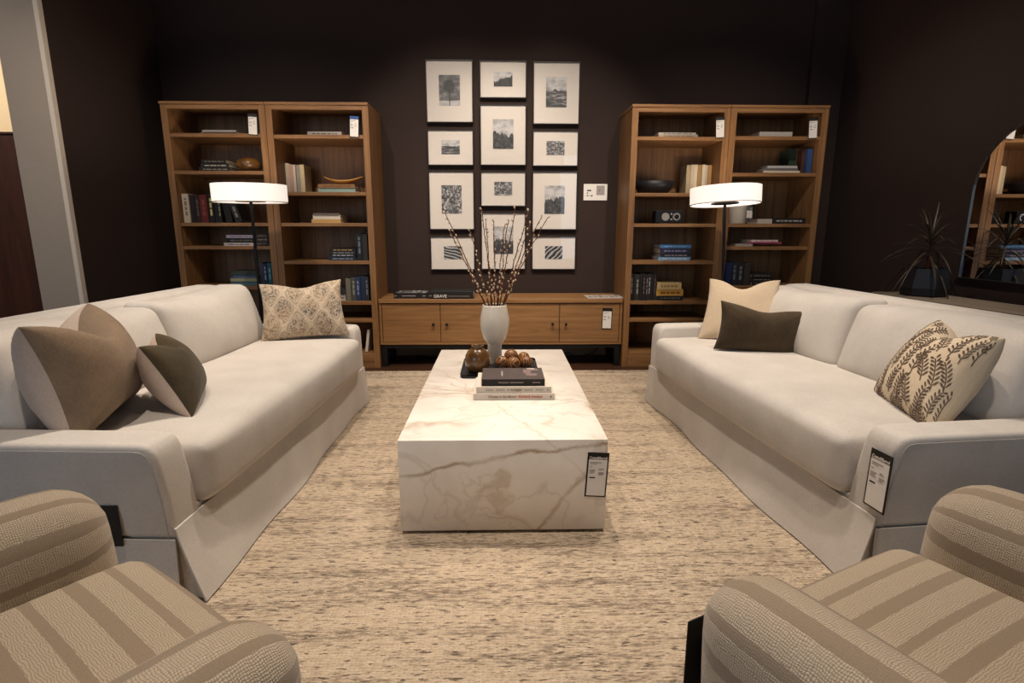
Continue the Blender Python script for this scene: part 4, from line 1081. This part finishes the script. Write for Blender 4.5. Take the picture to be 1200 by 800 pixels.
# ------------------------------------------------------------------ floor lamps
def make_lamp(label, loc, tilt):
    t = thing('floor_lamp', label, 'floor lamp', (loc[0], loc[1], 0), 0, 'floor lamps with white drum shades'); t.rotation_euler = tilt
    obj('base', lathe(bmesh.new(), [(0, 0), (.14, 0), (.145, .004), (.145, .016), (.138, .022), (0, .024)], 40), M['lamp_metal'], t, 40)
    obj('pole', lathe(bmesh.new(), [(0, .02), (.010, .02), (.010, 1.32), (0, 1.32)], 16), M['lamp_metal'], t, 40)
    H0, H1, r = 1.292, 1.408, .235
    s = obj('lamp_shade', lathe(bmesh.new(), [(r, H0), (r, H1), (r - .003, H1), (r - .003, H0), (r, H0)], 64), M['shade'], t, 40)
    obj('rim', lathe(bmesh.new(), [(r + .001, H0 - .002), (r + .001, H0 + .004), (r - .004, H0 + .004), (r - .004, H0 - .002), (r + .001, H0 - .002)], 64), plain('b8aca4', .7), s, 40)
    obj('diffuser', lathe(bmesh.new(), [(0, H0 + .012), (r - .004, H0 + .012), (r - .004, H0 + .016), (0, H0 + .016)], 64), M['diffuser'], t, 40)
    obj('holder_plate', lathe(bmesh.new(), [(0, H0 + .002), (.095, H0 + .002), (.095, H0 + .011), (0, H0 + .011)], 40), M['lamp_metal'], t, 40)
    L = bpy.data.lights.new('bulb', 'POINT'); L.energy = 4.5; L.color = (1, .82, .64); L.shadow_soft_size = .05
    lo = bpy.data.objects.new('bulb', L); C.objects.link(lo); lo.parent = t; lo.location = (0, 0, H0 + .07)
    return t
make_lamp('black floor lamp with white drum shade in front of the far left bookcase', (-1.685, 3.86), (R(.6), 0, 0))
make_lamp('black floor lamp with white drum shade in front of the far right bookcase', (1.612, 3.83), (R(-3.2), R(-1.6), 0))

# ------------------------------------------------------------------ right side: console table, plant, mirror
sc = thing('sofa_table', 'long grey weathered wood table behind the right sofa, holding the potted plant', 'table', (2.40, 3.47, 0), R(4.5))
obj('top', mkbox(0, .33, -1.75, 0, .690, .725, .003), M['grey_wood'], sc)
for y in (-1.72, -.07):
    for x in (.02, .26): obj('leg', mkbox(x, x + .05, y, y + .05, 0, .685), M['grey_wood'], sc)
obj('apron', mkbox(.03, .05, -1.67, -.07, .61, .685), M['grey_wood'], sc)
obj('apron', mkbox(.28, .30, -1.67, -.07, .61, .685), M['grey_wood'], sc)
pp = thing('potted_plant', 'dark spiky dracaena in a faceted black pot on the grey wood table', 'plant', (2.585, 3.27, .7255))
bm = lathe(bmesh.new(), [(0, 0), (.112, 0), (.122, .01), (.128, .05), (.108, .165), (.098, .165), (.1, .14), (0, .135)], 7)
obj('pot', bm, M['black_ceramic'], pp)
obj('stem', tube(bmesh.new(), [(0, 0, .13), (.004, 0, .22), (-.002, .004, .36)], [.012, .010, .008], 8), M['stem'], pp, True)
pr = random.Random(5)
for i in range(40):
    az = i * 2.399; z0 = .22 + .14 * (i / 40); el = R(-15 + 90 * (i / 40) + pr.uniform(-12, 12)); L = pr.uniform(.20, .32)
    d = Vector((math.cos(az) * math.cos(el), math.sin(az) * math.cos(el), math.sin(el))); p = Vector((0, 0, z0)); pts = []
    droop = pr.uniform(.10, .34) * (1 - .55 * i / 40)
    for k in range(7): s = k / 6; pts.append(p + d * L * s + Vector((0, 0, -droop * s * s * L / .28)))
    sd = d.cross(Vector((0, 0, 1))).normalized() if abs(d.z) < .98 else Vector((1, 0, 0))
    bm = bmesh.new(); prev = None
    for k, q in enumerate(pts):
        s = k / 6; w = .0075 * math.sin(math.pi * min(1, .18 + .82 * s)) + .0008
        row = [bm.verts.new(q - sd * w), bm.verts.new(q + Vector((0, 0, -.0025))), bm.verts.new(q + sd * w), bm.verts.new(q + Vector((0, 0, -.0005)))]
        if prev:
            for a in range(4): bm.faces.new((prev[a], prev[(a + 1) % 4], row[(a + 1) % 4], row[a]))
        prev = row
    obj('leaf', bm, M['leaf'], pp, True)
mr = thing('wall_mirror', 'tall arched mirror with thin dark frame on the right wall, reflecting a bookcase', 'mirror', (2.829, 2.93, 0))
def arch(y0, y1, z0, z1, r, n=28):
    yc = (y0 + y1) / 2; rr_ = (y1 - y0) / 2
    return [(y0, z0), (y1, z0)] + [(yc + rr_ * math.cos(math.pi * i / n), z1 - r + r * math.sin(math.pi * i / n)) for i in range(n + 1)]
def yz_prism(poly, x0, x1):
    bm = bmesh.new(); a = [bm.verts.new((x0, y, z)) for y, z in poly]; b = [bm.verts.new((x1, y, z)) for y, z in poly]
    bm.faces.new(a); bm.faces.new(b[::-1])
    for i in range(len(poly)): bm.faces.new((a[i], b[i], b[(i + 1) % len(poly)], a[(i + 1) % len(poly)]))
    return bm
po = arch(-.37, .37, .83, 1.70, .36); pi = arch(-.364, .364, .836, 1.694, .354)
bm = bmesh.new(); n = len(po)
V = [[bm.verts.new((x, y, z)) for y, z in q] for q, x in ((po, -.022), (po, 0), (pi, 0), (pi, -.022))]
for k in range(4):
    A_, B_ = V[k], V[(k + 1) % 4]
    for i in range(n): bm.faces.new((A_[i], A_[(i + 1) % n], B_[(i + 1) % n], B_[i]))
obj('frame', bm, plain('4a4846', .3, .7), mr)
obj('mirror_glass', yz_prism(pi, -.014, -.004), M['mirror'], mr)

# price tags on the sofas and the right armchair
price_tag('black framed price tag on the near arm of the right sofa', .083, .183, Matrix.Translation((1.146, 1.512, .464)) @ Matrix.Rotation(R(-85), 4, 'Z') @ Matrix.Rotation(R(-2), 4, 'X') @ Matrix.Rotation(R(-1), 4, 'Y'))
price_tag('black tag on the near arm of the left sofa, partly behind the armchair', .075, .13, T((-1.145, 1.4735, .334)), 'plain', 'price tags', True)
price_tag('black tag seen edge on at the front of the right armchair', .08, .17, Matrix.Translation((.792, .582, .016)) @ Matrix.Rotation(R(26), 4, 'Z') @ Matrix.Translation((-.328, .372, .49)) @ Matrix.Rotation(R(180), 4, 'Z'), 'plain', 'price tags', True)

# ------------------------------------------------------------------ light
def spot(x, y, e, ang=75, col=(1, .80, .60), tx=None, ty=None, size=.06, z=3.75):
    L = bpy.data.lights.new('downlight', 'SPOT'); L.energy = e; L.color = col; L.spot_size = R(ang); L.spot_blend = .7; L.shadow_soft_size = size
    o = bpy.data.objects.new('downlight', L); C.objects.link(o); o.location = (x, y, z)
    d = Vector(((tx if tx is not None else x) - x, (ty if ty is not None else y) - y, -z)); o.rotation_euler = d.to_track_quat('-Z', 'Y').to_euler()
    return o
def area(name, loc, target, sx, sy, e, col):
    L = bpy.data.lights.new(name, 'AREA'); L.shape = 'RECTANGLE'; L.size = sx; L.size_y = sy; L.energy = e; L.color = col
    o = bpy.data.objects.new(name, L); C.objects.link(o); o.location = loc
    o.rotation_euler = (Vector(target) - Vector(loc)).to_track_quat('-Z', 'Y').to_euler()
    return o
WARM = (1, .80, .60)
WARM = (1, .86, .73)
spot(-1.5, 1.9, 200, 70, WARM, -1.85, 4.5)      # track lights turned to the bookcases
spot(1.5, 1.9, 200, 70, WARM, 1.85, 4.5)
spot(-.5, 2.7, 235, 52, WARM, -.2, 5.6); spot(.6, 2.7, 235, 52, WARM, .25, 5.6)      # on the pictures
spot(-.9, 2.7, 230, 58, WARM, -1.0, 2.5); spot(.9, 2.7, 230, 58, WARM, 1.0, 2.5)
spot(0, 3.5, 235, 70, WARM, 0, 2.4)
spot(-.95, 1.0, 160, 60, WARM); spot(.95, 1.0, 160, 60, WARM); spot(0, 1.3, 80, 52, WARM)
spot(-3.9, 2.2, 120, 80, WARM, -3.6, 4.0); spot(-4.9, 3.6, 420, 80, WARM, -4.7, 5.6)       # added to brighten the column and beige wall of the next room
spot(.1, .7, 40, 34, WARM, 0, 3.6)     # added from the front to brighten the table vase
area('storefront_daylight', (-3.8, -4.3, 1.9), (0, 2.5, .6), 3.2, 2.6, 65, (.66, .80, 1))
area('storefront_daylight', (2.15, -4.3, 1.9), (0, 2.5, .6), 1.2, 2.6, 26, (.66, .80, 1))
w = bpy.data.worlds.new('world'); bpy.context.scene.world = w; w.use_nodes = True
w.node_tree.nodes['Background'].inputs[0].default_value = (.85, .88, 1, 1); w.node_tree.nodes['Background'].inputs[1].default_value = .05
S = bpy.context.scene
S.view_settings.view_transform = 'Standard'; S.view_settings.look = 'None'; S.view_settings.exposure = 0; S.view_settings.gamma = 1
S.view_settings.use_curve_mapping = False
S.cycles.use_denoising = True
try: S.cycles.denoiser = 'OPENIMAGEDENOISE'
except Exception: pass
S.cycles.max_bounces = 8; S.cycles.sample_clamp_indirect = 6
